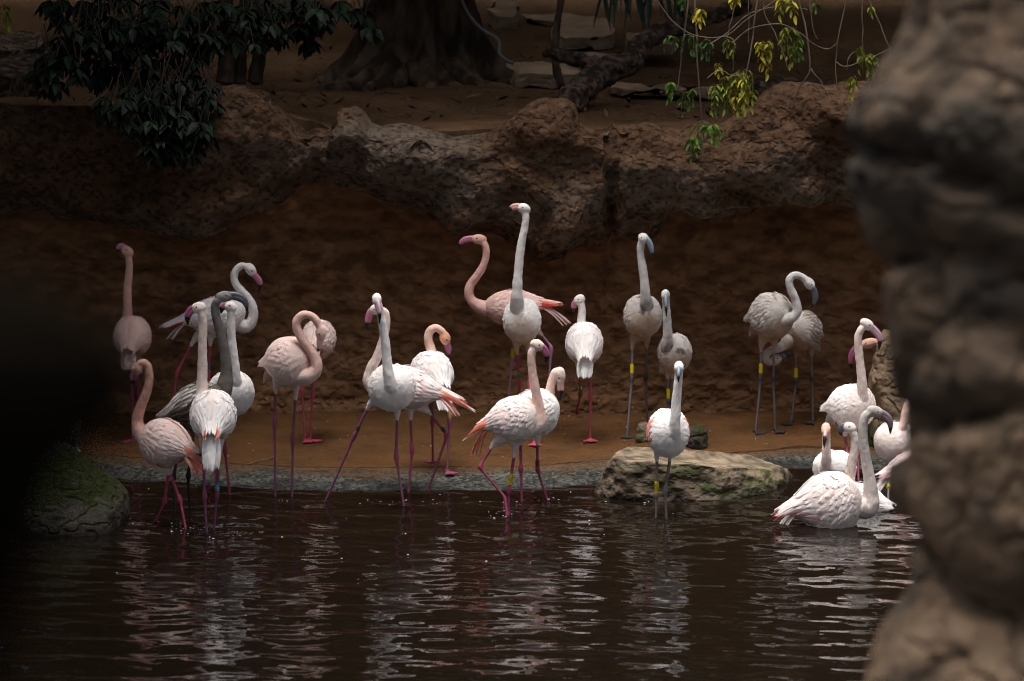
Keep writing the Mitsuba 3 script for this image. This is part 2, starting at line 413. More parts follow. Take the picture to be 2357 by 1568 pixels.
# ------------------------------------------------------------------ rocks
def boulder(levels, seed, amp=0.05, freq=6, strata=0.0, edge=0.03, taubin=0):
    """Closed rock lofted through rings (world points, same count per ring), refined and roughened."""
    L = [np.asarray(l, float) for l in levels]
    n = len(L[0])
    V = np.vstack(L + [L[0].mean(0)[None], L[-1].mean(0)[None]])
    f = tri(grid_faces(len(L), n, True)); k = np.arange(n); k2 = (k + 1) % n
    f = np.vstack([f, np.stack([k, k2, k * 0 + len(L) * n], 1), np.stack([k2, k, k * 0 + len(L) * n + 1], 1) + [(len(L) - 1) * n, (len(L) - 1) * n, 0]])
    m = trimesh.Trimesh(V, f, process=False)
    if m.volume < 0: m.invert()
    m = from_manifold(manifold(m).refine_to_length(edge))
    if taubin: trimesh.smoothing.filter_taubin(m, iterations=taubin)
    v, nn = np.array(m.vertices), vnormals(m)
    d = amp * 2 * (meshkit.fbm(v * freq, 4, seed) - 0.5) - 0.6 * amp * (1 - 2 * np.abs(meshkit.fbm(v * freq * 0.6, 2, seed + 5) - 0.5)) ** 6
    if strata:
        d += strata * (meshkit.noise(v * [1.5, 1.5, 26], seed + 9) - 0.5) * (1 - np.clip(nn[:, 2], 0, 1))
    m.vertices = v + nn * d[:, None]
    return m


# the flat stone in the water (pixel outline at the water, then its upper rim)
def ring(pts, z):
    return [on_z(a, b, z) for a, b in pts]


base = [(1366, 1138), (1400, 1150), (1445, 1156), (1540, 1160), (1660, 1158), (1760, 1140), (1815, 1118), (1830, 1098), (1790, 1078), (1700, 1066), (1580, 1062), (1470, 1062), (1400, 1085)]
rim = [(1408, 1052), (1425, 1056), (1445, 1062), (1520, 1066), (1640, 1072), (1725, 1075), (1775, 1078), (1800, 1074), (1755, 1058), (1715, 1046), (1600, 1034), (1450, 1026), (1415, 1040)]
low = [(a + (1600 - a) * -0.05, b + (b - 1105) * 0.25) for a, b in base]
topz = [0.25 - 0.15 * max(0.0, (a - 1580) / 220) ** 1.4 for a, _ in rim]
top = [on_z(a, b, z) for (a, b), z in zip(rim, topz)]
lo = ring(low, -0.15); b0 = ring(base, -0.01)
mid = [0.45 * np.array(p) + 0.55 * np.array(q) + [0, 0, 0.02] for p, q in zip(b0, top)]
m = boulder([lo, b0, mid, top], 31, amp=0.018, freq=7, strata=0.014, edge=0.02, taubin=2)
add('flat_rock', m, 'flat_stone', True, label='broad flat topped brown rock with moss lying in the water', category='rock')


def blob_rock(c, r, seed, amp, freq, bsdf, name, label, cat='rock', pw=3.0, edge=0.02):
    s = trimesh.creation.icosphere(subdivisions=4)
    v = np.array(s.vertices); v = np.sign(v) * np.abs(v); v /= (np.abs(v) ** pw).sum(1, keepdims=True) ** (1 / pw)
    v = v * r + c
    s = trimesh.Trimesh(v, s.faces, process=False)
    nn = vnormals(s)
    s.vertices = v + nn * (amp * 2 * (meshkit.fbm(v * freq, 4, seed) - 0.5))[:, None]
    return add(name, s, bsdf, True, label=label, category=cat)


p = on_beach(1606, 1036)
blob_rock(p + [0, 0.10, 0.045], [0.072, 0.1, 0.115], 41, 0.025, 9, 'mossy_stone', 'mossy_rock', 'small dark green mossy rock on the sand behind the flat rock')
p = on_beach(1482, 1022)
blob_rock(p + [0, 0.1, 0.045], [0.055, 0.08, 0.085], 42, 0.02, 14, 'flat_stone', 'small_rock', 'small grey brown stone left of the mossy rock on the sand')
# mossy rock at the left, in the water
lv = []
for z, x0, x1, yb, yf in ((-0.2, 30, 292, 20.3, 19.05), (0.0, 40, 287, 20.3, 19.1), (0.12, 50, 278, 20.2, 19.15), (0.22, 60, 235, 20.1, 19.25), (0.34, 70, 190, 20.0, 19.4), (0.44, 80, 152, 19.9, 19.5), (0.5, 90, 125, 19.8, 19.55)):
    a = np.linspace(0, 2 * np.pi, 16, endpoint=False)
    xc0, xc1 = at(x0, 1200, 19.5)[0], at(x1, 1200, 19.5)[0]
    c, s = np.cos(a), np.sin(a)
    e = 0.55
    lv.append(np.stack([(xc0 + xc1) / 2 + (xc1 - xc0) / 2 * np.sign(c) * np.abs(c) ** e, (yb + yf) / 2 + (yb - yf) / 2 * np.sign(s) * np.abs(s) ** e, np.full(16, z)], 1))
add('mossy_rock', boulder(lv, 44, 0.035, 6, edge=0.03, taubin=2), 'mossy_stone', True, label='large wet rock covered in green moss at the left edge of the pond', category='rock')
# tan rock standing on the right
lv = []
for z, x0, x1 in ((-0.2, 1985, 2180), (0.05, 1990, 2180), (0.25, 2003, 2170), (0.45, 2005, 2160), (0.62, 2012, 2150), (0.78, 2030, 2120), (0.84, 2045, 2095)):
    a = np.linspace(0, 2 * np.pi, 14, endpoint=False)
    xc0, xc1 = at(x0, 1000, 21.7)[0], at(x1, 1000, 21.7)[0]
    lv.append(np.stack([(xc0 + xc1) / 2 + (xc1 - xc0) / 2 * np.cos(a), 21.95 + 0.28 * np.sin(a) * (1 - 0.3 * z), np.full(14, z)], 1))
add('tan_boulder', boulder(lv, 47, 0.04, 6, edge=0.03), 'tan_rock', True, label='upright tan rock standing by the water at the right', category='rock')


# foreground rock pillars, lofted from their silhouettes at their own distances
def pillar(name, prof, Yc, side, depth, bsdf, label, zlow, ztop, seed, amp, creases=()):
    zs = np.linspace(zlow, ztop, 130)
    prof = np.array(prof, float)
    pz = np.array([at(a, b, Yc)[2] for a, b in prof]); pxw = np.array([at(a, b, Yc)[0] for a, b in prof])
    o = np.argsort(pz)
    xe = np.interp(zs, pz[o], pxw[o])
    a = np.linspace(0, 2 * np.pi, 110, endpoint=False)
    xc = side
    V = []
    for z, x in zip(zs, xe):
        r = abs(xc - x)
        V.append(np.stack([xc + r * np.cos(a), Yc + depth * (0.55 + 0.45 * r / abs(xc - xe).max()) * np.sin(a), np.full(len(a), z)], 1))
    V = np.array(V)
    n = np.stack([np.cos(a), np.sin(a), a * 0], 1)[None]
    rr = np.random.default_rng(seed)
    m_ = 60 if amp > 0.03 else 20
    S = np.stack([rr.uniform(0, 2 * np.pi, m_) , rr.uniform(zlow, ztop, m_), rr.normal(size=m_), rr.normal(size=m_) * 0.35, rr.normal(size=m_) * 0.30], 1)
    wob_ = 0.22 * (meshkit.fbm(V * 2.2, 2, seed + 3) - 0.5)
    ua, uz = np.broadcast_to(a, V.shape[:2]) + wob_ * 1.5, V[..., 2] + wob_
    dist = np.stack([np.hypot(np.angle(np.exp(1j * (ua - q[0]))) * 0.62, (uz - q[1]) * 0.85) for q in S])
    val = np.stack([q[2] * 0.35 + q[3] * np.angle(np.exp(1j * (ua - q[0]))) * 2 + q[4] * (uz - q[1]) * 5 for q in S])
    wgt = np.exp(-(dist - dist.min(0)) / 0.018); wgt /= wgt.sum(0)
    two = np.sort(dist, axis=0)[:2]
    d = amp * (np.clip((wgt * val).sum(0), -1.3, 1.3) - 0.75 * np.exp(-(two[1] - two[0]) / 0.018)) + amp * 0.5 * (meshkit.fbm(V * 7, 3, seed + 1) - 0.5)
    for (cz, w, dd) in creases:
        wob = 0.05 * np.sin(a * 3 + cz * 5)[None]
        d -= dd * np.exp(-((V[..., 2] - cz - wob) / w) ** 2)
    V = V + n * d[..., None]
    k = len(a)
    verts = np.vstack([V.reshape(-1, 3), V[0].mean(0), V[-1].mean(0) + [0, 0, 0.05]])
    j = np.arange(k); j2 = (j + 1) % k
    f = np.vstack([tri(grid_faces(len(zs), k, True)), np.stack([j, j2, j * 0 + len(zs) * k], 1), np.stack([j2 + (len(zs) - 1) * k, j + (len(zs) - 1) * k, j * 0 + len(zs) * k + 1], 1)])
    m = trimesh.Trimesh(verts, f, process=False)
    if m.volume < 0: m.invert()
    add(name, m, bsdf, True, label=label, category='rock')


pillar('rock_pillar', [(2160, -300), (2130, -80), (2105, 50), (2062, 120), (1970, 220), (1938, 320), (1945, 410), (1962, 470), (1975, 560), (2012, 680), (2025, 800), (2040, 950), (2056, 1050), (2066, 1150), (2100, 1250), (2118, 1340), (2105, 1400), (2062, 1440), (2015, 1520), (1990, 1580), (1930, 1900), (1850, 2600)],
       7.0, 1.5, 0.62, 'near_rock', 'tall weathered brown rock pillar out of focus at the right edge', -0.4, 4.6, 51, 0.058,
       creases=((4 - 7 * 0.0925, 0.016, 0.09), (4 - 7 * 0.122, 0.02, 0.09), (4 - 7 * 0.165, 0.02, 0.07), (4 - 7 * 0.217, 0.03, 0.08)))
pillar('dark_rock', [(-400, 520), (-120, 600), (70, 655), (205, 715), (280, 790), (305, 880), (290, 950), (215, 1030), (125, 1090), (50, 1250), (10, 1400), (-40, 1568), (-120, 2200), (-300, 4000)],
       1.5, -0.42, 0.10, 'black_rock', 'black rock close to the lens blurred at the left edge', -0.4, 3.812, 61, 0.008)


# ------------------------------------------------------------------ terrace furniture: tree, log, slabs, hose, stems
def tree_trunk():
    c = at(968, 190, 27.3)
    zs = np.r_[np.linspace(-0.15, 1.2, 40), np.linspace(1.35, 8.5, 24)]
    a = np.linspace(0, 2 * np.pi, 120, endpoint=False)
    roots = [(-2.35, 1.0), (-1.95, 0.85), (-1.45, 1.0), (-0.9, 0.75), (-0.25, 0.9), (0.6, 0.8), (1.6, 0.8), (2.6, 0.9), (3.1, 0.8)]
    V = []
    for z in zs:
        r = 0.40 + 0.12 * math.exp(-max(z, 0) / 0.5) - 0.012 * max(z - 1, 0)
        rr = np.full(len(a), r)
        for ang, s in roots:
            d = np.angle(np.exp(1j * (a - ang)))
            rr += s * 0.62 * math.exp(-max(z + 0.05, 0) / 0.26) * np.exp(-(d / 0.16) ** 2) + 0.05 * s * math.exp(-max(z, 0) / 1.2) * np.exp(-(d / 0.2) ** 2)
        V.append(np.stack([c[0] + rr * np.cos(a), c[1] + rr * np.sin(a), np.full(len(a), c[2] + z)], 1))
    V = np.array(V)
    n = np.stack([np.cos(a), np.sin(a), a * 0], 1)[None]
    V += n * (0.06 * (meshkit.fbm(V * [9, 9, 2.5], 3, 71) - 0.5))[..., None]
    k = len(a)
    m = trimesh.Trimesh(V.reshape(-1, 3), tri(grid_faces(len(zs), k, True)), process=False)
    nn = vnormals(m)
    if ((np.array(m.vertices) - c) * nn)[:, :2].sum() < 0: m.invert()
    return c, m


def rough_tube(P, R, n, sides, amp, seed, freq=14):
    m = ptube(P, R, n, sides)
    v, nn = np.array(m.vertices), vnormals(m)
    m.vertices = v + nn * (amp * 2 * (meshkit.fbm(v * freq, 3, seed) - 0.5))[:, None]
    return m


def leaf_mesh(L, w, bend=0.25, nu=5, nv=3, tipp=1.0):
    u_ = np.linspace(0, 1, nu); v_ = np.linspace(-1, 1, nv)
    U, Vv = np.meshgrid(u_, v_, indexing='ij')
    wd = w * np.sin(np.pi * np.clip(U * 0.93 + 0.05, 0, 1)) ** 0.8 * (1 - 0.35 * U * tipp)
    x = L * U; y = Vv * wd
    z = -bend * L * U ** 2 + 0.35 * np.abs(Vv) * wd
    return np.stack([x, y, z], -1).reshape(-1, 3), tri(grid_faces(nu, nv)), U.ravel(), Vv.ravel()


def place(v, pos, d, up=(0, 0, 1), roll=0.0):
    d = np.asarray(d, float); d /= np.linalg.norm(d)
    y = np.cross(up, d)
    if np.linalg.norm(y) < 1e-3: y = np.array([1.0, 0, 0])
    y /= np.linalg.norm(y); z = np.cross(d, y)
    y, z = y * math.cos(roll) + z * math.sin(roll), z * math.cos(roll) - y * math.sin(roll)
    return np.asarray(pos) + v @ np.stack([d, y, z])


class Bag:                       # collects small meshes with vertex colours into one
    def __init__(s): s.v, s.f, s.c, s.n = [], [], [], 0
    def put(s, v, f, c):
        s.v.append(v); s.f.append(np.asarray(f) + s.n); s.c.append(np.broadcast_to(c, (len(v), 3))); s.n += len(v)
    def mesh(s): return trimesh.Trimesh(np.vstack(s.v), np.vstack(s.f), process=False), np.vstack(s.c)


tc, tm = tree_trunk()
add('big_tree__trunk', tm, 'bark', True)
mark('big_tree', 'massive dark tree trunk with flared buttress roots on the terrace', 'tree')
for i, (pts, r0) in enumerate((([(880, 150), (826, 178), (760, 192), (700, 196)], 0.10), ([(905, 150), (872, 182), (850, 194), (842, 197)], 0.10), ([(955, 160), (978, 183), (992, 196)], 0.11), ([(1035, 150), (1085, 172), (1150, 178), (1215, 182)], 0.10), ([(925, 160), (918, 186), (925, 198)], 0.08), ([(1010, 160), (1030, 182), (1062, 190)], 0.09))):
    W_ = [at(a, b, 26.75 - 0.18 * j) for j, (a, b) in enumerate(pts)]
    W_ = [q if j == 0 else np.array([q[0], q[1], terrace_z(q[0], q[1]) + 0.05 - 0.03 * j]) for j, q in enumerate(W_)]
    add('big_tree__root', rough_tube(W_, [r0, r0 * 0.8, r0 * 0.55, r0 * 0.35][:len(W_)], 40, 14, 0.02, 200 + i, 9), 'bark', True)
lit_ = Bag()
lv2, lf2, _, _ = leaf_mesh(0.075, 0.02, -0.3, 4, 3)
for k in range(420):
    x_, y_ = rng.uniform(-3.2, 3.4), 23.2 + 6.5 * rng.random() ** 1.6
    lit_.put(place(lv2 * rng.uniform(0.5, 1.3), [x_, y_, terrace_z(x_, y_) + 0.03], (rng.normal(), rng.normal(), rng.uniform(-.1, .35)), roll=rng.uniform(-.5, .5)), lf2, np.array([0.085, 0.052, 0.028]) * rng.uniform(0.25, 1.6))
m, c = lit_.mesh(); add('leaf_litter', m, 'leaf', True, c, kind='stuff', label='scattered dry brown leaves on the terrace earth', category='leaves')
# its crown, unseen above the frame, spread to shade terrace and left pond
crown = Bag()
lv_, lf_, _, _ = leaf_mesh(0.55, 0.2, 0.2, 3, 3)
for i in range(9500):
    while True:
        q = np.array([rng.uniform(-11, 11), rng.uniform(22.3, 33), rng.uniform(5.6, 9.5)])
        if rng.random() < 0.3: q = np.array([rng.uniform(-9, -2.5), rng.uniform(12, 23), rng.uniform(5.6, 8.5)])
        if meshkit.noise(q * 0.55, 5) > 0.30: break
    d = rng.normal(size=3); d[2] = -abs(d[2]) * 0.5
    c = np.array([0.03, 0.05, 0.02]) * rng.uniform(0.6, 1.6)
    crown.put(place(lv_ * rng.uniform(0.7, 1.5), q, d, roll=rng.uniform(-.6, .6)), lf_, c)
m, c = crown.mesh(); add('big_tree__crown', m, 'leaf', True, c)
for ang, ln in ((2.6, 7), (0.5, 7), (-2.8, 6), (-0.4, 6), (1.5, 5)):
    b0_ = tc + [0, 0, rng.uniform(3.6, 5)]
    e_ = b0_ + [ln * math.cos(ang), ln * 0.5 * math.sin(ang), 2.0]
    add('big_tree__branch', ptube([b0_, (b0_ + e_) / 2 + [0, 0, 0.7], e_], [0.2, 0.13, 0.05], 14, 8), 'bark', True)
# unseen foliage added beyond the terrace to block low sky
added_hedge = Bag()
for i in range(9500):
    q = np.array([rng.uniform(-13, 13), rng.uniform(35, 38.5), rng.uniform(2.6, 9.0)])
    d = rng.normal(size=3); d[2] = -abs(d[2]) * 0.6
    added_hedge.put(place(lv_ * rng.uniform(0.8, 1.6), q, d, roll=rng.uniform(-.6, .6)), lf_, np.array([0.022, 0.036, 0.016]) * rng.uniform(0.5, 1.5))
for i in range(6500):      # more added round both sides and behind the viewer, blocking low sky
    k = i % 4
    q = np.array([(-1) ** k * rng.uniform(10, 13), rng.uniform(-12, 33), rng.uniform(0.3, 8.0)]) if k < 2 else np.array([rng.uniform(-12, 12), rng.uniform(-13, -9), rng.uniform(1.0, 14.0)])
    d = rng.normal(size=3); d[2] = -abs(d[2]) * 0.6
    added_hedge.put(place(lv_ * rng.uniform(1.2, 2.4), q, d, roll=rng.uniform(-.6, .6)), lf_, np.array([0.022, 0.036, 0.016]) * rng.uniform(0.5, 1.5))
m, c = added_hedge.mesh(); add('added_hedge_foliage', m, 'leaf', True, c, kind='stuff', label='unseen dark foliage added around the pond to block low sky light', category='foliage')

add('hose', ptube([at(1052, -40, 26.6), at(1062.5, 0, 26.6), at(1085, 42, 26.6), at(1124, 77.5, 26.5), at(1146, 91, 26.45), at(1150, 105, 26.4), at(1149, 120, 26.35), at(1160, 135, 26.3), at(1180, 146, 26.25)], 0.014, 60, 8), 'hose_rubber', True,
    label='grey hose hanging down beside the big tree', category='hose')


L1 = rough_tube([at(1300, 245, 24.2), at(1325, 222, 24.4), at(1358, 188, 24.7), at(1408, 160, 25.0), at(1450, 146, 25.2), at(1470, 112, 25.4), at(1500, 84, 25.6), at(1558, 66, 25.9), at(1640, 38, 26.2), at(1720, 10, 26.4)], [0.10, 0.115, 0.105, 0.10, 0.085, 0.08, 0.075, 0.07, 0.06, 0.06], 150, 26, 0.035, 81)
L2 = rough_tube([at(1420, 160, 25.0), at(1380, 150, 24.9), at(1338, 140, 24.8), at(1300, 130, 24.75), at(1278, 124, 24.7), at(1254, 119, 24.7)], [0.055, 0.06, 0.055, 0.055, 0.05, 0.03], 90, 18, 0.035, 82, 20)
add('fallen_log__main_limb', L1, 'log_bark', True)
add('fallen_log__side_limb', L2, 'log_bark', True)
mark('fallen_log', 'gnarled forked dead branch leaning over the terrace edge', 'log')
add('sapling_stem', rough_tube([at(1296, -30, 25.6), at(1292, 0, 25.5), at(1284, 42, 25.4), at(1279, 100, 25.25), at(1280, 150, 25.15), at(1290, 190, 25.0), at(1294, 200, 24.95)], [0.028, 0.028, 0.027, 0.03, 0.033, 0.035, 0.03], 50, 12, 0.008, 83), 'bark', True, label='thin upright stem in front of the stone steps', category='stem')
add('fallen_log', rough_tube([at(1715, 215, 24.0), at(1760, 208, 24.1), at(1820, 206, 24.2), at(1885, 212, 24.3)], [0.09, 0.1, 0.095, 0.06], 60, 20, 0.04, 84), 'log_bark', True, label='dark rotting log lying below the hanging vines', category='log')


def slab(pts, Yf, Yb, thick, seed, label, mat='slab_stone'):
    """pts: pixel outline of the upper face, the nearest first; depth runs Yf..Yb with the pixel's height."""
    ys_ = np.array([b for _, b in pts], float); k = (ys_.max() - ys_) / max(np.ptp(ys_), 1)
    topr = [at(a, b, Yf + (Yb - Yf) * kk) for (a, b), kk in zip(pts, k)]
    botr = [q - [0, 0, thick] for q in topr]
    m = boulder([botr, topr], seed, 0.05, 4, edge=0.05)
    add('stone_slab', m, mat, False, label=label, category='stone slab')


slab([(1268, 60), (1290, 84), (1350, 83), (1418, 76), (1404, 38), (1352, 43), (1290, 52)], 29.0, 30.4, 0.14, 91, 'thick pale flat stone slab at the middle of the steps')
slab([(1196, 30), (1215, 42), (1290, 50), (1372, 42), (1372, 36), (1290, 29)], 30.6, 31.6, 0.06, 92, 'thin flat stone slab tucked behind the thick pale slab')
slab([(1300, 150), (1360, 158), (1440, 140), (1436, 124), (1370, 117), (1306, 120)], 27.2, 28.2, 0.1, 93, 'brown flat stone slab just behind the fallen branch')
slab([(1165, 152), (1190, 166), (1270, 172), (1346, 166), (1330, 150), (1250, 141), (1185, 141)], 26.2, 27.0, 0.12, 94, 'low brown stone slab forming the lowest step')
slab([(1436, 86), (1460, 98), (1546, 102), (1560, 88), (1520, 76), (1445, 74)], 28.0, 28.8, 0.09, 95, 'small stone slab right of the thick pale slab')
slab([(1235, 16), (1280, 24), (1400, 12), (1470, -4), (1400, -10), (1290, 2)], 32.0, 33.2, 0.08, 96, 'pale stone slab highest on the steps')
slab([(1396, 198), (1440, 205), (1560, 206), (1660, 207), (1650, 196), (1540, 193), (1420, 191)], 25.4, 25.9, 0.05, 97, 'long thin stone slab edging the terrace below the vines')
slab([(1120, 20), (1140, 34), (1190, 36), (1200, 10), (1170, -6), (1130, 0)], 30.5, 31.3, 0.16, 98, 'rounded stone left of the highest slab')
slab([(-10, 168), (40, 180), (112, 150), (110, 125), (50, 120), (-10, 140)], 25.0, 26.0, 0.18, 99, 'dark flat stone at the top left corner', 'log_bark')
slab([(-10, 112), (50, 118), (105, 100), (95, 72), (40, 66), (-10, 72)], 27.0, 28.2, 0.2, 100, 'dark reddish stone above the corner stone', 'log_bark')

# shrub with drooping leathery leaves on the left, with three stems
shrub_leaf = leaf_mesh(0.112, 0.033, 0.30, 6, 3)


def shrub(key, blobs, per, leafdef, colfn, twigs_from, label, group_leaves=300, stiff=0.2):
    leaves = []
    bag_t = Bag()
    for (px, py, Yc, rx, ry, n) in blobs:
        s = F / Yc
        for _ in range(int(n * 1.3)):
            a = rng.uniform(0, 6.28); r = math.sqrt(rng.random())
            q = at(px + rx * r * math.cos(a), py + ry * r * math.sin(a), Yc + rng.uniform(-0.22, 0.22))
            out = np.array([(r * math.cos(a)) * 0.6, rng.uniform(-0.9, 0.2), -0.25 - 0.3 * r * math.sin(a)])
            for k in range(per):
                ang = k / per * 6.28 + rng.uniform(-.3, .3)
                d = out * 0.5 + np.array([math.cos(ang), 0.8 * math.sin(ang), -stiff - rng.uniform(0, .5)])
                leaves.append((q, d, rng.uniform(0.75, 1.25), rng.uniform(-.5, .5), colfn()))
            stem_p = q + [rng.uniform(-.1, .1), rng.uniform(0, .15), rng.uniform(0.1, 0.25)]
            t = tube(np.array([q, (q + stem_p) / 2 + [0, 0, .01], stem_p]), [0.003, 0.004, 0.005], 5)
            bag_t.put(np.array(t.vertices), t.faces, (0.035, 0.028, 0.02))
    v0, f0, U, Vv = leafdef
    leaves.sort(key=lambda l: -l[2] + l[0][1] * 0.3)
    base = {}
    rest = Bag()
    for i, (q, d, s, r, c) in enumerate(leaves):
        if i < group_leaves:
            ci = tuple(np.round(c, 2))
            if ci not in base:
                cc = np.tile(c, (len(v0), 1)) * (1 - 0.25 * np.abs(Vv))[:, None]
                base[ci] = mikit.ply(trimesh.Trimesh(v0, f0, process=False), 'leaf', smooth=True, color=cc)
            w = place(np.vstack([np.eye(3), np.zeros(3)]), q, d, roll=r)
            M = np.eye(4); M[:3, :3] = ((w[:3] - w[3]) * s).T; M[:3, 3] = w[3]
            n = f'{key}__leaf' + (f'_{i:03d}' if i else '')
            scene[n] = {**base[ci], 'to_world': T(M.tolist())}
        else:
            rest.put(place(v0 * s, q, d, roll=r), f0, np.tile(c, (len(v0), 1)) * (1 - 0.25 * np.abs(Vv))[:, None])
    if rest.n:
        m, c = rest.mesh(); k = add(f'{key}__leaf_mass', m, 'leaf', True, c, kind='stuff')
    m, c = bag_t.mesh(); add(f'{key}__twigs', m, 'leaf', True, c, kind='stuff')
    if label: mark(key, label, 'shrub')


dg = lambda: np.array([0.008, 0.0165, 0.0085]) * rng.choice([0.6, 0.85, 1.1, 1.5])
shrub('shrub', [(395, 300, 22.15, 85, 70, 34), (330, 250, 22.2, 100, 60, 24), (440, 230, 22.3, 80, 55, 20), (370, 345, 22.1, 30, 30, 6), (130, 165, 22.3, 60, 45, 16), (220, 110, 22.5, 110, 80, 34), (350, 110, 22.7, 150, 100, 44), (480, 60, 22.9, 150, 60, 34), (640, 40, 23.1, 110, 55, 24), (760, 30, 23.3, 90, 30, 12), (690, 80, 23.3, 40, 30, 6), (850, 50, 23.4, 25, 25, 4), (240, 20, 22.9, 150, 40, 20)],
      7, shrub_leaf, dg, None, 'dark green large leaved shrub drooping over the rock on the left')
for pts, r in (([(520, -40), (518, 40), (522, 110), (520, 190)], 0.062), ([(566, -40), (560, 60), (556, 130), (552, 192)], 0.04), ([(606, -40), (604, 40), (598, 110), (586, 190)], 0.05)):
    add('shrub__stem', rough_tube([at(a, b, 24.6) for a, b in pts], [r * .9, r, r, r * 1.25], 40, 14, 0.012, 85), 'bark', True)

# hanging vines with yellow and green leaflets
vine_leaf = leaf_mesh(0.046, 0.0125, 0.35, 5, 3)
VS = [[(1590, -60), (1586, 0), (1572, 100), (1560, 204)], [(1599, -60), (1599, 0), (1604, 100), (1611, 218), (1618, 338)], [(1746, -60), (1743, 0), (1730, 100), (1715, 197)], [(1830, -60), (1838, 0), (1858, 80), (1866, 158), (1838, 205), (1821, 250)],
      [(1866, 158), (1890, 190), (1916, 242)], [(1950, -60), (1946, 0), (1932, 80), (1923, 141), (1930, 210), (1948, 275)], [(1984, -60), (1985, 0), (1986, 90), (1987, 170)], [(1985, -60), (2000, 0), (2026, 60), (2050, 116)],
      [(1500, -20), (1528, 25), (1565, 62), (1599, 81), (1640, 87), (1666, 84), (1720, 45), (1786, 0), (1830, -30)], [(1666, 84), (1690, 95), (1688, 130), (1687, 165)], [(1606, 116), (1660, 85), (1740, 25), (1800, 15), (1860, 22)], [(1688, 100), (1730, 65), (1790, 55), (1840, 75), (1880, 105), (1905, 113), (1928, 95)],
      [(1923, 141), (1945, 153), (1990, 138), (2050, 112)], [(1700, -20), (1680, 60), (1662, 120)], [(1752, -40), (1760, 30), (1790, 90), (1812, 157)], [(1720, -40), (1723, 40), (1722, 100)], [(1862, -30), (1868, 40), (1880, 90)],
      [(1630, 180), (1660, 163), (1690, 175), (1705, 170)], [(1950, 160), (1955, 130), (1970, 118)]]
bagS = []
for i, pts in enumerate(VS):
    Yv = 21.6 + 0.12 * math.sin(i * 2.1)
    r = 0.006 if i in (0, 1, 2, 3, 7) else 0.0036
    W_ = np.array([at(a, b, Yv) for a, b in pts]); k_ = np.r_[0, np.cumsum(np.linalg.norm(np.diff(W_, axis=0), axis=1))]
    C_ = PchipInterpolator(k_, W_)(np.linspace(0, k_[-1], 30)) + 0.010 * (meshkit.noise(np.linspace(0, 9, 30)[:, None] * [1, 0, 0] + [0, i, 0])[:, None] - 0.5) * [1, 1, 0]
    bagS.append(tube(C_, np.linspace(r * 1.2, r * 0.7, 30), 6))
for i, mm in enumerate(bagS):
    add('hanging_vine__stem', mm, 'stem', True)
G = {'g': (0.05, 0.11, 0.02), 'G': (0.10, 0.24, 0.03), 'm': (0.19, 0.215, 0.028), 'y': (0.40, 0.33, 0.035), 'd': (0.035, 0.08, 0.025)}
clusters = [(1704, 200, 30, 44, 46, 'mmmy'), (1712, 232, 24, 28, 24, 'my'), (1650, 222, 22, 36, 22, 'gm'), (1670, 195, 16, 20, 10, 'm'), (1748, 112, 9, 14, 5, 'y'), (1752, 145, 9, 18, 7, 'y'), (1776, 112, 9, 20, 8, 'yym'), (1821, 95, 22, 36, 30, 'mmg'), (1845, 108, 10, 14, 6, 'm'), (1818, 130, 10, 24, 9, 'm'),
            (1556, 98, 12, 14, 8, 'g'), (1592, 100, 15, 22, 14, 'gd'), (1630, 112, 14, 22, 11, 'gd'), (1678, 108, 10, 20, 9, 'mg'), (1622, 32, 18, 8, 6, 'y'), (1606, 45, 5, 10, 3, 'y'), (1806, 14, 13, 24, 12, 'my'), (2002, 150, 22, 30, 26, 'mmg'), (1962, 195, 11, 20, 9, 'ym'), (1980, 120, 10, 8, 5, 'm'),
            (1541, 208, 9, 20, 9, 'Gg'), (1594, 228, 12, 24, 12, 'g'), (1626, 303, 26, 16, 24, 'G'), (1592, 338, 8, 22, 10, 'Gg'), (1694, 2, 10, 8, 5, 'y'), (1570, 4, 14, 10, 6, 'g'), (1648, 160, 8, 10, 4, 'y'), (2008, 22, 8, 10, 4, 'm'), (1880, 20, 8, 8, 3, 'g'), (8, 40, 10, 34, 14, 'my')]
v0, f0, U, Vv = vine_leaf
vbase, count = {}, 0
stalks = Bag()
rest = Bag()
lspots = []
for (px, py, rx, ry, n, cs) in clusters:                # leaves stand in pairs along small drooping stalks
    Yv = 21.55 if px > 100 else 22.9
    top_ = at(px, py - ry * 0.8, Yv)
    for st_ in range(max(1, round(n * 2.7 / 9))):
        sx, sy = rx / F * Yv, ry / F * Yv
        out = np.array([rng.normal() * sx * 0.75, rng.normal() * sx * 0.5, 0])
        a_ = top_ + [rng.normal() * sx * 0.25, 0, rng.uniform(-0.35, 0.1) * sy]
        arc = [a_, a_ + out * 0.6 + [0, 0, 0.02 - 0.2 * sy], a_ + out + [0, 0, -sy * rng.uniform(0.9, 1.7)]]
        C_, _ = spline(arc, 6)
        vt = tube(C_, 0.0022, 5); stalks.put(np.array(vt.vertices), vt.faces, (0.16, 0.15, 0.05))
        ch = rng.choice(list(cs))
        for k in range(9):
            q = C_[min(5, 1 + k // 2)] + rng.normal(size=3) * 0.006
            side = (-1) ** k
            d = np.array([side * (0.7 + 0.3 * rng.random()), rng.normal() * 0.4, -0.55 - rng.random() * 0.5]) if k < 8 else np.array([0, 0.1, -1.0])
            lspots.append((q, d, ch if rng.random() < .8 else rng.choice(list(cs)), rng.uniform(0.75, 1.2), rng.uniform(-.8, .8)))
lspots = [lspots[i] for i in rng.permutation(len(lspots))]
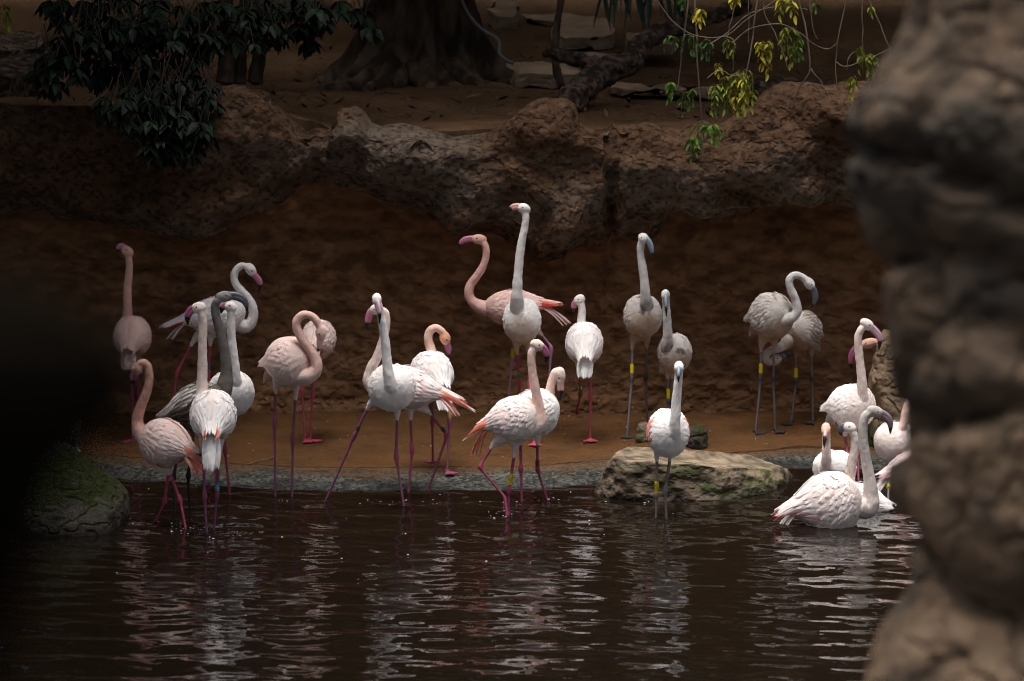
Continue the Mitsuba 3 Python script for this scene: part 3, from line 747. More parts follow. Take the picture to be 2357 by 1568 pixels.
for q, d, ch, s, r in lspots:
    var = int(rng.integers(3)); s *= 1.15 if ch == 'y' else 0.95
    if count < 300:
        if (ch, var) not in vbase:
            cc = np.tile(np.array(G[ch]) * (0.75, 1.0, 1.3)[var], (len(v0), 1)) * (1 - 0.2 * np.abs(Vv))[:, None]
            vbase[ch, var] = mikit.ply(trimesh.Trimesh(v0, f0, process=False), 'leaf', smooth=True, color=cc)
        w = place(np.vstack([np.eye(3), np.zeros(3)]), q, d, roll=r)
        M = np.eye(4); M[:3, :3] = ((w[:3] - w[3]) * s).T; M[:3, 3] = w[3]
        scene['hanging_vine__leaf' + (f'_{count:03d}' if count else '')] = {**vbase[ch, var], 'to_world': T(M.tolist())}
        count += 1
    else:
        rest.put(place(v0 * s, q, d, roll=r), f0, np.array(G[ch]))
m, c = stalks.mesh(); add('hanging_vine__leaf_stalks', m, 'leaf', True, c, kind='stuff')
if rest.n:
    m, c = rest.mesh(); add('hanging_vine__leaf_mass', m, 'leaf', True, c, kind='stuff')
mark('hanging_vine', 'tangle of thin hanging stems with yellow and green leaves at the upper right', 'vine')

# palm frond over the steps
pb = leaf_mesh(0.42, 0.016, 0.12, 7, 3)
fr = [at(1380, -40, 26.8), at(1440, -55, 26.7), at(1500, -50, 26.6), at(1570, -30, 26.5)]
add('palm_frond__stalk', ptube(fr, [0.012, 0.012, 0.01, 0.006], 20, 6), 'stem', True)
cfr, _ = spline(fr, 34)
for i, q in enumerate(cfr):
    d = np.array([rng.normal() * 0.25 + 0.1, rng.normal() * 0.25, -1.0])
    pbv = place(pb[0] * rng.uniform(0.7, 1.15), q, d, up=(0, 1, 0), roll=rng.uniform(-.5, .5))
    add('palm_frond__leaflet', trimesh.Trimesh(pbv, pb[1], process=False), 'leaf', True, np.tile(np.array([0.025, 0.055, 0.04]) * rng.uniform(0.7, 1.4), (len(pbv), 1)))
mark('palm_frond', 'dark green palm frond hanging above the stone steps', 'palm frond')


# fallen leaves, straw, feathers
def fallen_leaf(px, py, z, L, w, col, d, label):
    v, f, _, _ = leaf_mesh(L, w, -0.15, 6, 5)
    q = on_z(px, py, z) if z is not None else on_beach(px, py)
    vv = place(v, q + [0, 0, 0.012], d)
    add('fallen_leaf', trimesh.Trimesh(vv, f, process=False), 'leaf', True, np.tile(col, (len(vv), 1)), label=label, category='leaf')


q = at(1088, 230, 24.6)
fallen_leaf(1070, 229, q[2] + 0.02, 0.13, 0.03, (0.20, 0.22, 0.09), (1, 0.05, 0.1), 'pale green fallen leaf on the bare terrace')
fallen_leaf(1408, 366, at(1420, 368, 22.42)[2], 0.07, 0.02, (0.06, 0.09, 0.03), (1, -0.3, -0.1), 'small green leaf caught in the cleft of the overhang')
st = Bag()
for k in range(5):
    v, f, _, _ = leaf_mesh(0.11, 0.018, 0.3, 5, 3)
    st.put(place(v, at(968, 322, 22.44), (math.cos(k * 0.75 + 2.9), -0.25, math.sin(k * 0.75 + 2.9))), f, (0.03, 0.02, 0.014))
m, c = st.mesh(); add('fallen_leaf', m, 'leaf', True, c, label='dark curled brown leaf lying on the rock overhang', category='leaf')
add('straw', ptube([on_beach(572, 1072) + [0, 0, .01], on_beach(590, 1066) + [0, 0, .012], on_beach(612, 1063) + [0, 0, .015], on_beach(630, 1053) + [0, 0, .01]], 0.004, 20, 6), 'stem', True, label='thin curved straw lying on the sand beside the edging', category='straw')
fe = Bag()
for k in range(150):
    px, py = rng.uniform(400, 1950), rng.uniform(958, 1066)
    if py > 1040 and px > 1350: continue
    q = on_beach(px, py)
    v, f, _, _ = leaf_mesh(rng.uniform(0.008, 0.026), rng.uniform(0.003, 0.008), 0.3, 3, 3)
    g = rng.uniform(0.1, 0.5) if k % 3 else 0.012
    fe.put(place(v, q + [0, 0, 0.012], (rng.normal(), rng.normal(), 0.2)), f, (g, g * 0.92, g * 0.85))
m, c = fe.mesh(); add('scattered_feathers', m, 'leaf', True, c, kind='stuff', label='tiny pale feathers and bits scattered over the sand', category='feathers')
tw = Bag()
for k in range(40):
    px, py = rng.uniform(600, 1650), rng.uniform(190, 285)
    Yt = 24.5 + (285 - py) / 95 * 2
    q = at(px, py, Yt); q[2] = terrace_z(q[0], q[1]) + 0.02
    d = np.array([rng.normal(), rng.normal(), 0]) * rng.uniform(0.03, 0.12)
    t = tube(np.array([q, q + d * 0.5 + [0, 0, .01], q + d]), [0.004, 0.005, 0.003], 5)
    tw.put(np.array(t.vertices), t.faces, np.array([0.05, 0.035, 0.022]) * rng.uniform(0.6, 2.2))
m, c = tw.mesh(); add('twig_litter', m, 'leaf', True, c, kind='stuff', label='small twigs littering the terrace earth', category='twigs')
bb = Bag()
ico = trimesh.creation.icosphere(subdivisions=1)


def bubbles(px, py, rx, ry, n, r0=0.002, r1=0.005):
    n = int(n * 0.45)
    for k in range(n):
        q = on_z(px + rng.normal() * rx, py + rng.normal() * ry, 0.0)
        r = rng.uniform(r0, r1)
        bb.put(np.array(ico.vertices) * [r * rng.uniform(1, 1.8), r, r * 0.7] + q + [0, 0, 0.006], ico.faces, (0.62, 0.62, 0.6))


for a in ((430, 1215, 40, 8, 34), (480, 1228, 30, 10, 26), (1150, 1184, 16, 4, 34), (900, 1158, 60, 5, 30), (1275, 1150, 10, 3, 14), (640, 1152, 14, 3, 8), (1450, 1152, 60, 6, 16), (1750, 1165, 60, 14, 10), (930, 1232, 4, 3, 5), (700, 1250, 260, 60, 22), (1300, 1200, 240, 50, 16), (300, 1160, 50, 30, 12), (1230, 1150, 60, 10, 16)):
    bubbles(*a)
m, c = bb.mesh(); add('water_bubbles', m, 'horn', True, c, kind='stuff', label='small white bubbles and droplets on the pond surface', category='bubbles')

# ------------------------------------------------------------------ flamingos
TK = np.array([-0.42, -0.2, 0.0, 0.1, 0.25, 0.42, 0.6, 0.78, 0.9, 0.97, 1.0])
AK = PchipInterpolator(TK, [0.12, 0.22, 0.33, 0.46, 0.74, 0.95, 1.0, 0.90, 0.64, 0.34, 0.05])
BK = PchipInterpolator(TK, [0.08, 0.15, 0.24, 0.36, 0.66, 0.92, 1.0, 0.88, 0.60, 0.32, 0.05])
ZK = PchipInterpolator(TK, [-0.30, -0.10, 0.04, 0.06, 0.04, 0.0, -0.02, 0.0, 0.03, 0.05, 0.06])


class Body:
    def __init__(s, centre, yaw, pitch, L, W, H, roll=0):
        s.L, s.W, s.H = L, W, H
        y, p = math.radians(yaw), math.radians(pitch)
        fx = np.array([math.cos(y) * math.cos(p), math.sin(y) * math.cos(p), math.sin(p)])
        ly = np.array([-math.sin(y), math.cos(y), 0.0])
        s.R = np.stack([fx, ly, np.cross(fx, ly)]); s.c = np.asarray(centre)

    def loc(s, t, th):
        return np.stack([(t - 0.5) * s.L, AK(t) * s.W / 2 * np.sin(th), ZK(t) * s.H / 2 + BK(t) * s.H / 2 * np.cos(th)], -1)

    def at(s, t, th, off=0.0):
        p = s.loc(t, th)
        n = np.stack([0 * th + 0 * t, np.sin(th) * s.H, np.cos(th) * s.W], -1)
        n /= np.linalg.norm(n, axis=-1, keepdims=True)
        return s.c + (p + n * np.asarray(off)[..., None]) @ s.R

    def mesh(s):
        t = np.r_[0.0, 0.03, np.linspace(0.08, 0.9, 16), 0.94, 0.97, 0.99]
        th = np.arange(26) * 2 * np.pi / 26
        A, B = np.meshgrid(t, th, indexing='ij')
        V = s.at(A, B).reshape(-1, 3)
        n, k = len(t), 26
        V = np.vstack([V, s.at(np.array([0.0]), np.array([0.0]), 0)[0] * 0 + s.c + np.array([(-0.5) * s.L - 0.01, 0, 0.04 * s.H / 2]) @ s.R, s.c + np.array([0.5 * s.L, 0, 0.06 * s.H / 2]) @ s.R])
        j = np.arange(k); j2 = (j + 1) % k
        f = np.vstack([tri(grid_faces(n, k, True)), np.stack([j, j2, j * 0 + n * k], 1), np.stack([j2 + (n - 1) * k, j + (n - 1) * k, j * 0 + n * k + 1], 1)])
        m = trimesh.Trimesh(V, f, process=False)
        if m.volume < 0: m.invert()
        return m


PAL = {  # body, neck low, neck high, head, feather tint, edge tint
    'white': dict(body=(.80, .765, .745), n0=(.78, .74, .725), n1=(.78, .73, .71), head=(.80, .73, .70), tint=(.82, .67, .64), wing=(.86, .835, .83)),
    'pale': dict(body=(.78, .68, .64), n0=(.76, .62, .57), n1=(.76, .58, .52), head=(.78, .66, .61), tint=(.82, .50, .46), wing=(.86, .785, .775)),
    'pink': dict(body=(.74, .57, .52), n0=(.72, .44, .36), n1=(.70, .42, .34), head=(.72, .50, .44), tint=(.76, .46, .40), wing=(.80, .66, .62)),
    'coral': dict(body=(.72, .52, .47), n0=(.75, .34, .24), n1=(.70, .34, .25), head=(.74, .44, .34), tint=(.78, .44, .36), wing=(.80, .68, .65)),
    'rose': dict(body=(.62, .40, .36), n0=(.66, .38, .33), n1=(.68, .38, .32), head=(.70, .40, .33), tint=(.68, .42, .38), wing=(.70, .50, .46)),
    'greyish': dict(body=(.66, .57, .53), n0=(.60, .52, .48), n1=(.48, .44, .41), head=(.42, .38, .35), tint=(.74, .56, .52), wing=(.80, .72, .70)),
    'juvenile': dict(body=(.50, .45, .42), n0=(.60, .57, .56), n1=(.66, .64, .63), head=(.66, .62, .60), tint=(.22, .17, .14), wing=(.62, .57, .55)),
    'dark': dict(body=(.13, .11, .095), n0=(.15, .135, .12), n1=(.14, .135, .13), head=(.26, .25, .235), tint=(.045, .030, .022), wing=(.74, .71, .69)),
}
RED, CORAL, BLACK = np.array((.66, .08, .07)), np.array((.82, .25, .17)), np.array((.012, .011, .012))
BEAK = {'pink': ((.52, .20, .30), (.42, .12, .20)), 'purple': ((.34, .10, .20), (.38, .09, .17)), 'greylilac': ((.24, .18, .20), (.20, .15, .17)), 'pale': ((.64, .42, .44), (.60, .36, .38)), 'blue': ((.20, .26, .33), (.14, .17, .22)), 'grey': ((.10, .11, .14), (.11, .10, .12)), 'lilac': ((.52, .34, .42), (.50, .28, .36)), 'salmon': ((.70, .40, .36), (.62, .36, .34))}
LEGC = {'pink': ((.30, .06, .125), (.36, .05, .10)), 'purple': ((.22, .075, .135), (.26, .06, .12)), 'lilac': ((.36, .20, .30), (.40, .18, .28)), 'hot': ((.46, .075, .14), (.48, .065, .12)), 'grey': ((.17, .15, .16), (.035, .035, .04)), 'black': ((.02, .018, .018), (.015, .014, .014)), 'pinkgrey': ((.26, .15, .16), (.22, .20, .20))}
RING = {'yellow': (.62, .47, .01), 'blue': (.01, .16, .30), 'green': (.03, .30, .17), 'dark': (.045, .05, .05), 'brown': (.10, .05, .04), 'olive': (.33, .29, .06)}


def feather_grid(b, t0, th0, ln, hw, dth, lift, curl=0.0, base=0.002):
    u_ = np.linspace(0, 1, 7); v_ = np.linspace(-1, 1, 5)
    U, Vv = np.meshgrid(u_, v_, indexing='ij')
    w = hw * np.minimum(1, (U * 5 + 0.25)) ** 0.6 * np.sqrt(np.clip(1 - U ** 5, 0, 1))
    t = t0 - ln * U
    th = th0 + dth * U + Vv * w
    off = base + lift * U + 0.004 * (1 - Vv ** 2) * U + curl * U ** 3
    return b.at(t, th, off), U, Vv


def make_wing(key, b, sgn, pal, style, r):
    bag = Bag()
    P = PAL[pal]
    F4 = tri(grid_faces(7, 5))
    wing, tint = np.array(P['wing']), np.array(P['tint'])
    rowsW = [(.88, 6, 30, 92, .15), (.82, 8, 20, 104, .16), (.75, 9, 12, 110, .18), (.67, 9, 9, 114, .20), (.57, 9, 8, 116, .25), (.46, 8, 8, 114, .29), (.36, 7, 8, 110, .31), (.26, 7, 8, 100, .30), (.17, 6, 8, 92, .27)]
    ext = style.get('ext', 0.0)
    rowsW = [(t0 - ext * (0.5 if t0 < .3 else 0), n, a0, a1, ln + ext * (0.5 if t0 < .3 else 0)) for t0, n, a0, a1, ln in rowsW]
    for ri, (t0, n, a0, a1, ln) in enumerate(rowsW):
        sp_ = (a1 - a0) / (n - 0.5)
        for k in range(n):
            th0 = math.radians(a0 + (k + 0.25 + 0.5 * (ri % 2) * 0.6) * sp_ + r.normal() * 1.3)
            ang = math.degrees(th0)
            narrow = 1.0 if t0 > 0.2 else 1.25
            V, U, Vv = feather_grid(b, t0 + r.normal() * 0.012, sgn * th0, ln * r.uniform(0.88, 1.12), math.radians(sp_ * 0.66 * narrow), sgn * math.radians(r.normal() * 3 + style.get('sweep', 4)), r.uniform(0.0045, 0.008) * style.get('lift', 1), base=0.002)
            g = r.uniform(0.9, 1.04)
            mixv = np.clip(0.7 * (1 - U) ** 1.5 + 0.3 * np.abs(Vv) * (1 - U) + r.uniform(-.12, .22), 0, 1)
            c = wing * (1 - mixv[..., None]) + tint * mixv[..., None]
            if pal in ('dark', 'juvenile'):
                dk = np.clip(1.25 - 1.5 * np.abs(Vv) + 0.5 * U + r.uniform(-.25, .35) - (style.get('dk', 0.72) if pal == 'juvenile' else 0.22), 0, 1)
                if pal == 'dark' and ang > 62: dk = np.clip(dk + 0.75, 0, 1)
                c = wing * (1 - dk[..., None]) + tint * dk[..., None]
            if 'red' in style and t0 < style.get('redt', 0.2) and ang > style['red']:
                c = c * 0 + (CORAL if r.random() < 0.6 else RED) * r.uniform(0.8, 1.1); c = c * (1 - .15 * np.abs(Vv)[..., None])
            if 'shoulder' in style and t0 > 0.4 and ang > style['shoulder']:
                c = 0.15 * c + 0.85 * np.array((.66, .17, .14))
            if 'pinkrow' in style and ang > style['pinkrow'] and t0 < 0.5:
                c = 0.5 * c + 0.5 * np.array((.80, .40, .40))
            bag.put(V.reshape(-1, 3), F4 if sgn > 0 else F4[:, ::-1], np.clip(c * g, 0, 0.86).reshape(-1, 3))
    if style.get('redtail'):              # coral coverts that hang beside the tail
        for k in range(5):
            V, U, Vv = feather_grid(b, 0.12 - 0.035 * k - ext * .5, sgn * math.radians(58 + 11 * k), 0.30 + 0.02 * k, math.radians(15), sgn * math.radians(6), 0.004, base=0.009)
            cc = (CORAL if k != 3 else RED) * (1 - 0.12 * np.abs(Vv) - 0.1 * U)[..., None]
            if k == 4: cc = np.array((.86, .74, .72)) * np.ones_like(U)[..., None]
            bag.put(V.reshape(-1, 3), F4 if sgn > 0 else F4[:, ::-1], cc.reshape(-1, 3))
    if style.get('black', True):          # folded flight feathers just show under the coverts
        for k in range(3):
            V, U, Vv = feather_grid(b, 0.2 - 0.04 * k - ext * .4, sgn * math.radians(100 - 10 * k), 0.30 + ext * .5, math.radians(9), sgn * math.radians(-22), 0.002, base=0.001)
            bag.put(V.reshape(-1, 3), F4 if sgn > 0 else F4[:, ::-1], BLACK if k < 2 else (CORAL if 'red' in style else BLACK))
    m, c = bag.mesh()
    add(key + '__wing', m, 'feather', True, c)


def make_breast(key, b, pal, r, belly, style):
    bag = Bag(); P = PAL[pal]; F4 = tri(grid_faces(7, 5))
    for ri, t0 in enumerate((.985, .93, .86, .78, .69, .59, .48, .36)):
        a0, a1 = (35, 325) if t0 > .9 else (75, 285) if t0 > .8 else (104, 256)
        if 'shoulder' in style and t0 < .85: a0, a1 = 128, 232
        n = int((a1 - a0) / 15)
        for k in range(n):
            th0 = math.radians(a0 + (k + 0.5 + 0.5 * (ri % 2)) * (a1 - a0) / n + r.normal() * 2)
            V, U, Vv = feather_grid(b, t0 + r.normal() * 0.012, th0, 0.17 * r.uniform(.8, 1.2), math.radians(10.5), math.radians(r.normal() * 5), r.uniform(0.003, 0.007), base=0.001)
            c = np.array(P['body'])
            if belly is not None and math.cos(th0) < -0.25: c = c + (np.array(belly) - c) * min(1, (-math.cos(th0) - .25) * 1.6)
            if pal == 'juvenile': c = c * r.uniform(0.8, 1.05)
            c = c * (r.uniform(.93, 1.05) + 0.05 * U - 0.05 * np.abs(Vv))[..., None]
            bag.put(V.reshape(-1, 3), F4, np.clip(c, 0, .86).reshape(-1, 3))
    m, c = bag.mesh()
    add(key + '__breast_feathers', m, 'feather', True, c)


def spec_yaw(b):                      # heading towards the camera: the short tail stays behind the body
    return b.R[0][1] < -0.5


def make_tail(key, b, pal, style, r):
    bag = Bag(); P = PAL[pal]
    F4 = tri(grid_faces(7, 5))
    for k in range(9):
        u_ = np.linspace(0, 1, 7); v_ = np.linspace(-1, 1, 5)
        U, Vv = np.meshgrid(u_, v_, indexing='ij')
        fan = (k - 4) / 4
        ln = style.get('tail', 0.02 if spec_yaw(b) else 0.09) * (0.75 if style.get('redtail') else 1) * (1 - 0.35 * abs(fan) + r.uniform(-.12, .12))
        hw = (0.038 if style.get('redtail') else 0.026) * np.clip(1 - U ** 3, 0, 1) ** 0.8 * (0.7 + 0.4 * U)
        x = -0.5 * b.L + 0.05 - (ln + 0.05) * U
        y = fan * (0.024 + 0.020 * U) + Vv * hw
        z = 0.01 * b.H - 0.05 * U - 0.01 * abs(fan) - 0.06 * U ** 2 * style.get('droop', 1) + 0.004 * (1 - Vv ** 2) + 0.004 * (k % 2)
        V = b.c + np.stack([x, y, z], -1).reshape(-1, 3) @ b.R
        c = np.array(P['wing']) if not (style.get('redtail') and k % 3 != 1) else CORAL
        if pal in ('dark',): c = np.array((.05, .04, .034))
        bag.put(V, F4, np.clip(np.asarray(c) * r.uniform(.9, 1.03), 0, .86))
    m, c = bag.mesh()
    add(key + '__tail', m, 'feather', True, c)


def flamingo(spec):
    key = 'flamingo'; n = 0
    while any(k == key or k.startswith(key + '__') for k in scene):
        n += 1; key = f'flamingo_{n:03d}'
    r = np.random.default_rng(100 + n)
    pal, style = spec['pal'], spec.get('style', {})
    P = PAL[pal]
    feet = []
    for lg in spec['legs']:
        fx, fy = lg['p'][-1][:2]
        feet.append(on_beach(fx, fy) if spec['on'] == 'sand' and not lg.get('up') else on_z(fx, fy, 0.0))
    Yb = spec.get('Y') or float(np.mean([q[1] for q, lg in zip(feet, spec['legs']) if not lg.get('up')]))
    yaw, pitch, L, W, H = spec['b'][2:7]
    cy = math.sin(math.radians(yaw))
    b = Body(at(spec['b'][0], spec['b'][1], Yb), yaw, pitch, L, W, H)
    # neck and head
    npts = spec['neck']; k = len(npts)
    Np = []
    for i, q in enumerate(npts):
        dy = q[2] if len(q) > 2 else cy * L * (0.30 if i == 0 else 0.44 if i == 1 else 0.46)
        Np.append(at(q[0], q[1], Yb + dy))
    hdy = spec['neck'][-1][2] if len(spec['neck'][-1]) > 2 else cy * L * 0.46
    hd = spec.get('hd', 0.0)
    hx = spec['head']
    hp = at(hx[0], hx[1], Yb + hdy + hd * 0.25)
    bk = [at(q[0], q[1], Yb + hdy + hd * w) for q, w in zip(spec['beak'], (0.62, 0.95, 1.0))]
    C, tpar = spline(Np + [hp], 60)
    base_r = spec.get('nb', 0.05)
    R = np.interp(tpar, [0, 0.10, 0.22, 0.4, 0.8, 1], [base_r * 1.1, base_r, base_r * 0.72, 0.031, 0.0255, 0.025]) * spec.get('ns', 1.0)
    neck = tube(C, R, 14)
    hdir = bk[0] - hp; hl = np.linalg.norm(hdir); hdir /= hl
    head = trimesh.creation.icosphere(subdivisions=3)
    lat = np.cross(hdir, [0, 0, 1.0]);
    if np.linalg.norm(lat) < 0.3 or spec.get('lat'): lat = np.array(spec.get('lat', [0, 1, 0]), float)
    lat -= hdir * (lat @ hdir); lat /= np.linalg.norm(lat); upv = np.cross(lat, hdir)
    if upv[2] < 0 and abs(upv[2]) > 0.2: upv = -upv
    hv = np.array(head.vertices)
    hv = hp + (hv[:, :1] * (0.026 + 0.5 * max(hl, 0.03)) * hdir + hv[:, 1:2] * 0.0305 * lat + hv[:, 2:] * 0.036 * upv) + hdir * 0.004
    head = trimesh.Trimesh(hv, head.faces, process=False)
    if head.volume < 0: head.invert()
    parts = [manifold(b.mesh()), manifold(neck), manifold(head)]
    legsW = []
    for lg, ft in zip(spec['legs'], feet):
        w = []
        m_ = len(lg['p'])
        for i, q in enumerate(lg['p']):
            kk = i / (m_ - 1)
            Yq = Yb + (ft[1] - Yb) * kk + (q[2] if len(q) > 2 else 0)
            w.append(at(q[0], q[1], Yq) if (i < m_ - 1 or lg.get('up')) else ft)
        legsW.append(w)
        h0 = w[0]; ctr = b.c + np.array([0.0, 0, -0.05]) @ b.R
        top_ = h0 + (ctr - h0) * 0.55
        th_ = tube(np.array([top_, h0 * 0.6 + top_ * 0.4, h0 * 0.95 + top_ * 0.05, h0 + (w[1] - h0) * 0.14, h0 + (w[1] - h0) * 0.26]), [0.058, 0.042, 0.024, 0.014, 0.008], 12)
        if not spec.get('nolegs'): parts.append(manifold(th_))
    M = parts[0]
    for q in parts[1:]: M = M + q
    mm = from_manifold(M.refine_to_length(0.019))
    trimesh.smoothing.filter_taubin(mm, lamb=0.5, nu=0.51, iterations=14)
    v = np.array(mm.vertices)
    v = v + vnormals(mm) * (0.008 * (meshkit.fbm(v * [30, 30, 22], 3, n) - 0.5))[:, None]
    mm = trimesh.Trimesh(v, mm.faces, process=False)
    # colour by what the surface belongs to
    dn, idx = cKDTree(C).query(v)
    tn = tpar[idx]
    on_neck = np.clip(1.6 - dn / (R[idx] * 1.15), 0, 1) * np.clip((tn - 0.06) / 0.16, 0, 1)
    n0, n1, hc, bc = (np.array(P[q]) for q in ('n0', 'n1', 'head', 'body'))
    ncol = n0 + (n1 - n0) * np.clip(tn / 0.8, 0, 1)[:, None]
    on_head = np.clip((0.062 - np.linalg.norm(v - hp, axis=1)) / 0.025, 0, 1)[:, None]
    ncol = ncol * (1 - on_head) + hc * on_head
    col = bc * (1 - on_neck)[:, None] + ncol * on_neck[:, None]
    col = col * (1 - on_head) + hc * on_head
    mot = meshkit.fbm(v * 38, 3, n + 50)
    col *= (1 + (0.26 if pal not in ('dark', 'juvenile') else 0.5) * (mot - 0.5))[:, None]
    if pal == 'juvenile':
        sp2 = np.clip((meshkit.fbm(v * [22, 22, 16], 2, n + 9) - 0.55) * 7, 0, 1) * (1 - on_neck)
        col = col * (1 - 0.75 * sp2[:, None])
    lz = (v - b.c) @ b.R.T
    if spec.get('belly'):
        bl = np.clip((-lz[:, 2] / b.H - 0.12) * 3.5, 0, 1) * (1 - on_neck)
        col = col * (1 - bl[:, None]) + np.array(spec['belly']) * bl[:, None]
    add(key + '__body', mm, 'feather', True, np.clip(col, 0, 0.86))
    for sgn in (1, -1):
        make_wing(key, b, sgn, pal, style, r)
    make_tail(key, b, pal, style, r)
    make_breast(key, b, pal, r, spec.get('belly'), style)
    # beak: upper and lower mandible, bent down in the middle, with a black tip
    root = hp + hdir * (hl * 0.62)
    Cb, tb = spline([root, bk[0], bk[1], bk[2]], 22)
    pn = np.cross(bk[1] - bk[0], bk[2] - bk[1])
    pn = lat if np.linalg.norm(pn) < 1e-5 else pn / np.linalg.norm(pn)
    if np.linalg.norm(pn - pn * 0) > 0 and abs(pn @ lat) < 0.5: pn = lat
    tg = np.gradient(Cb, axis=0); tg /= np.linalg.norm(tg, axis=1, keepdims=True)
    outer = np.cross(tg, pn)
    chord = (bk[1] - (bk[0] + bk[2]) / 2)
    if np.linalg.norm(chord) > 1e-4 and (outer[11] @ chord) < 0: outer = -outer
    bs = spec.get('bs', 1.0) * 0.86
    c0, c1 = BEAK[spec['bc']]
    tipf = spec.get('tip', 0.70) - 0.06
    for nm, off, rr, cc in (('__beak', 0.009, [.022, .020, .017, .015, .011, .003], c0), ('__lower_beak', -0.009, [.017, .019, .020, .018, .011, .002], c1)):
        RR = np.interp(tb, np.linspace(0, 1, 6), rr) * bs
        Co = Cb + outer * (off * np.interp(tb, [0, .5, 1], [.9, 1, .15]) * bs)[:, None]
        bm = tube(Co, RR, 12, sq=0.78, ref=outer[0])
        tv = np.r_[np.repeat(tb, 12), 0, 1]
        blk = np.clip((tv - tipf) / 0.06, 0, 1)[:, None]
        colb = np.array(cc) * (1 - blk) + BLACK * blk
        add(key + nm, bm, 'horn', True, colb)
    for sgn in (1, -1):
        e = trimesh.creation.icosphere(subdivisions=2, radius=0.0058)
        pos = hp + hdir * 0.35 * hl + lat * sgn * 0.0268 + upv * 0.009
        ev = np.array(e.vertices)
        front = ev @ (lat * sgn) / 0.0058
        ec = np.where((front > 0.45)[:, None], np.array((.01, .01, .01)), np.array(spec.get('eye', (.22, .15, .06))))
        add(key + '__eye', trimesh.Trimesh(ev + pos, e.faces, process=False), 'horn', True, ec)
    # legs
    l0, l1 = (np.array(q) for q in LEGC[spec['lc']])
    for lg, w in [] if spec.get('nolegs') else zip(spec['legs'], legsW):
        pts = list(w)
        if spec['on'] == 'water' and not lg.get('up'):
            dv = pts[-1] - pts[-2]; pts.append(pts[-1] + dv / np.linalg.norm(dv) * 0.16)
        Cl, Rl, Kl = [], [], []
        for i in range(len(pts) - 1):
            ss = np.linspace(0, 1, 10, endpoint=(i == len(pts) - 2))
            for s in ss:
                Cl.append(pts[i] + (pts[i + 1] - pts[i]) * s)
                if i == 0: rad = 0.0115 - 0.0025 * min(1, s * 2) + 0.0085 * max(0, (s - 0.80) / 0.20); kk = s ** 4
                elif i == 1: rad = 0.0085 + 0.009 * max(0, 1 - s / 0.12) - 0.0012 * s + (0.004 * max(0, (s - .88) / .12) if len(pts) > 3 and lg.get('up') else 0); kk = max(0, 1 - s / 0.15)
                else: rad = 0.0078 + (0.003 if lg.get('up') else 0); kk = 0.2
                Rl.append(rad); Kl.append(kk)
        Cl = np.array(Cl)
        if len(Cl) > 6: Cl[2:-2] = 0.25 * Cl[1:-3] + 0.5 * Cl[2:-2] + 0.25 * Cl[3:-1]
        lm = tube(Cl, np.array(Rl) * spec.get('ls', 1.0), 8)
        kc = np.r_[np.repeat(Kl, 8), 0, 0][:, None]
        lcol = (l0 * (1 - kc) + l1 * kc) * (0.65 + 0.7 * meshkit.fbm(np.array(lm.vertices) * 60, 2, n))[:, None]
        lkey = add(key + '__leg', lm, 'horn', True, lcol)
        if spec['on'] == 'sand':
            fy = math.radians(lg.get('fy', yaw))
            poly = Polygon([(-.018, -.006), (.012, -.012), (.055, -.046), (.062, -.043), (.055, -.018), (.078, -.004), (.078, .004), (.055, .018), (.062, .043), (.055, .046), (.012, .012), (-.018, .006)])
            fm = trimesh.creation.extrude_polygon(poly, 0.006, engine='earcut')
            fv = np.array(fm.vertices); fv[:, 2] *= np.clip(2.0 - fv[:, 0] * 40, 0.6, 3)
            rot = np.array([[math.cos(fy), math.sin(fy), 0], [-math.sin(fy), math.cos(fy), 0], [0, 0, 1]])
            if lg.get('up'):
                fv = np.stack([fv[:, 1] * 0.5, fv[:, 2], -fv[:, 0]], 1)
                fv = fv + w[-1]
            else:
                fv = fv * 1.15 @ rot + w[-1] + [0, 0, 0.002]
            fk = trimesh.Trimesh(fv, fm.faces, process=False)
            add(lkey + '__foot', fk, 'horn', 25, None) if False else add(lkey + '__foot', fk, 'horn', False, const(fk, l1 if not lg.get('up') else (.05, .03, .03)))
        if lg.get('ring'):
            colr, (rx_, ry_), hpx, txt = lg['ring']
            # nearest point of the leg to the ring's pixel height
            j = int(np.argmin([abs((CY - ry_) / F - ((q[1] * sp + (q[2] - CAMZ) * cp) / (q[1] * cp - (q[2] - CAMZ) * sp))) for q in Cl]))
            j = min(max(j, 1), len(Cl) - 2)
            dv = Cl[j + 1] - Cl[j - 1]; dv /= np.linalg.norm(dv)
            hh = hpx / F * Cl[j][1]
            rc = np.array([Cl[j] - dv * hh / 2, Cl[j] - dv * hh / 4, Cl[j] + dv * hh / 4, Cl[j] + dv * hh / 2])
            rm = tube(rc, 0.0135, 16)
            cm = const(rm, RING[colr])
            ms, cs = [rm], [cm]
            if txt:
                tm_ = meshkit.text_mesh(txt, 0.017, 0.0012, bold=True)
                tv = np.array(tm_.vertices); ex = tv[:, 0].max(); tv[:, 0] -= ex / 2; tv[:, 1] -= 0.0085
                tv[:, 0] *= min(1, 0.86 * hh / ex)
                toc = np.array([0, -1, 0.15]); toc -= dv * (toc @ dv); toc /= np.linalg.norm(toc)
                side = np.cross(toc, dv) * -1
                ang_ = tv[:, 1] / 0.0137
                tp = Cl[j] - dv * tv[:, :1] * -1 + toc * ((0.0137 + tv[:, 2]) * np.cos(ang_))[:, None] + side * ((0.0137 + tv[:, 2]) * np.sin(ang_))[:, None]
                tm2 = trimesh.Trimesh(tp, tm_.faces, process=False)
                ms.append(tm2); cs.append(const(tm2, (.02, .02, .015) if colr != 'blue' else (.5, .6, .62)))
            add(lkey + '__ring', cat(ms), 'horn', False, np.vstack(cs))
    mark(key, spec['label'], 'flamingo', group='flamingos at the pond')
    return key


def lg(*p, ring=None, **k):
    return dict(p=p, ring=ring, **k)


B = []
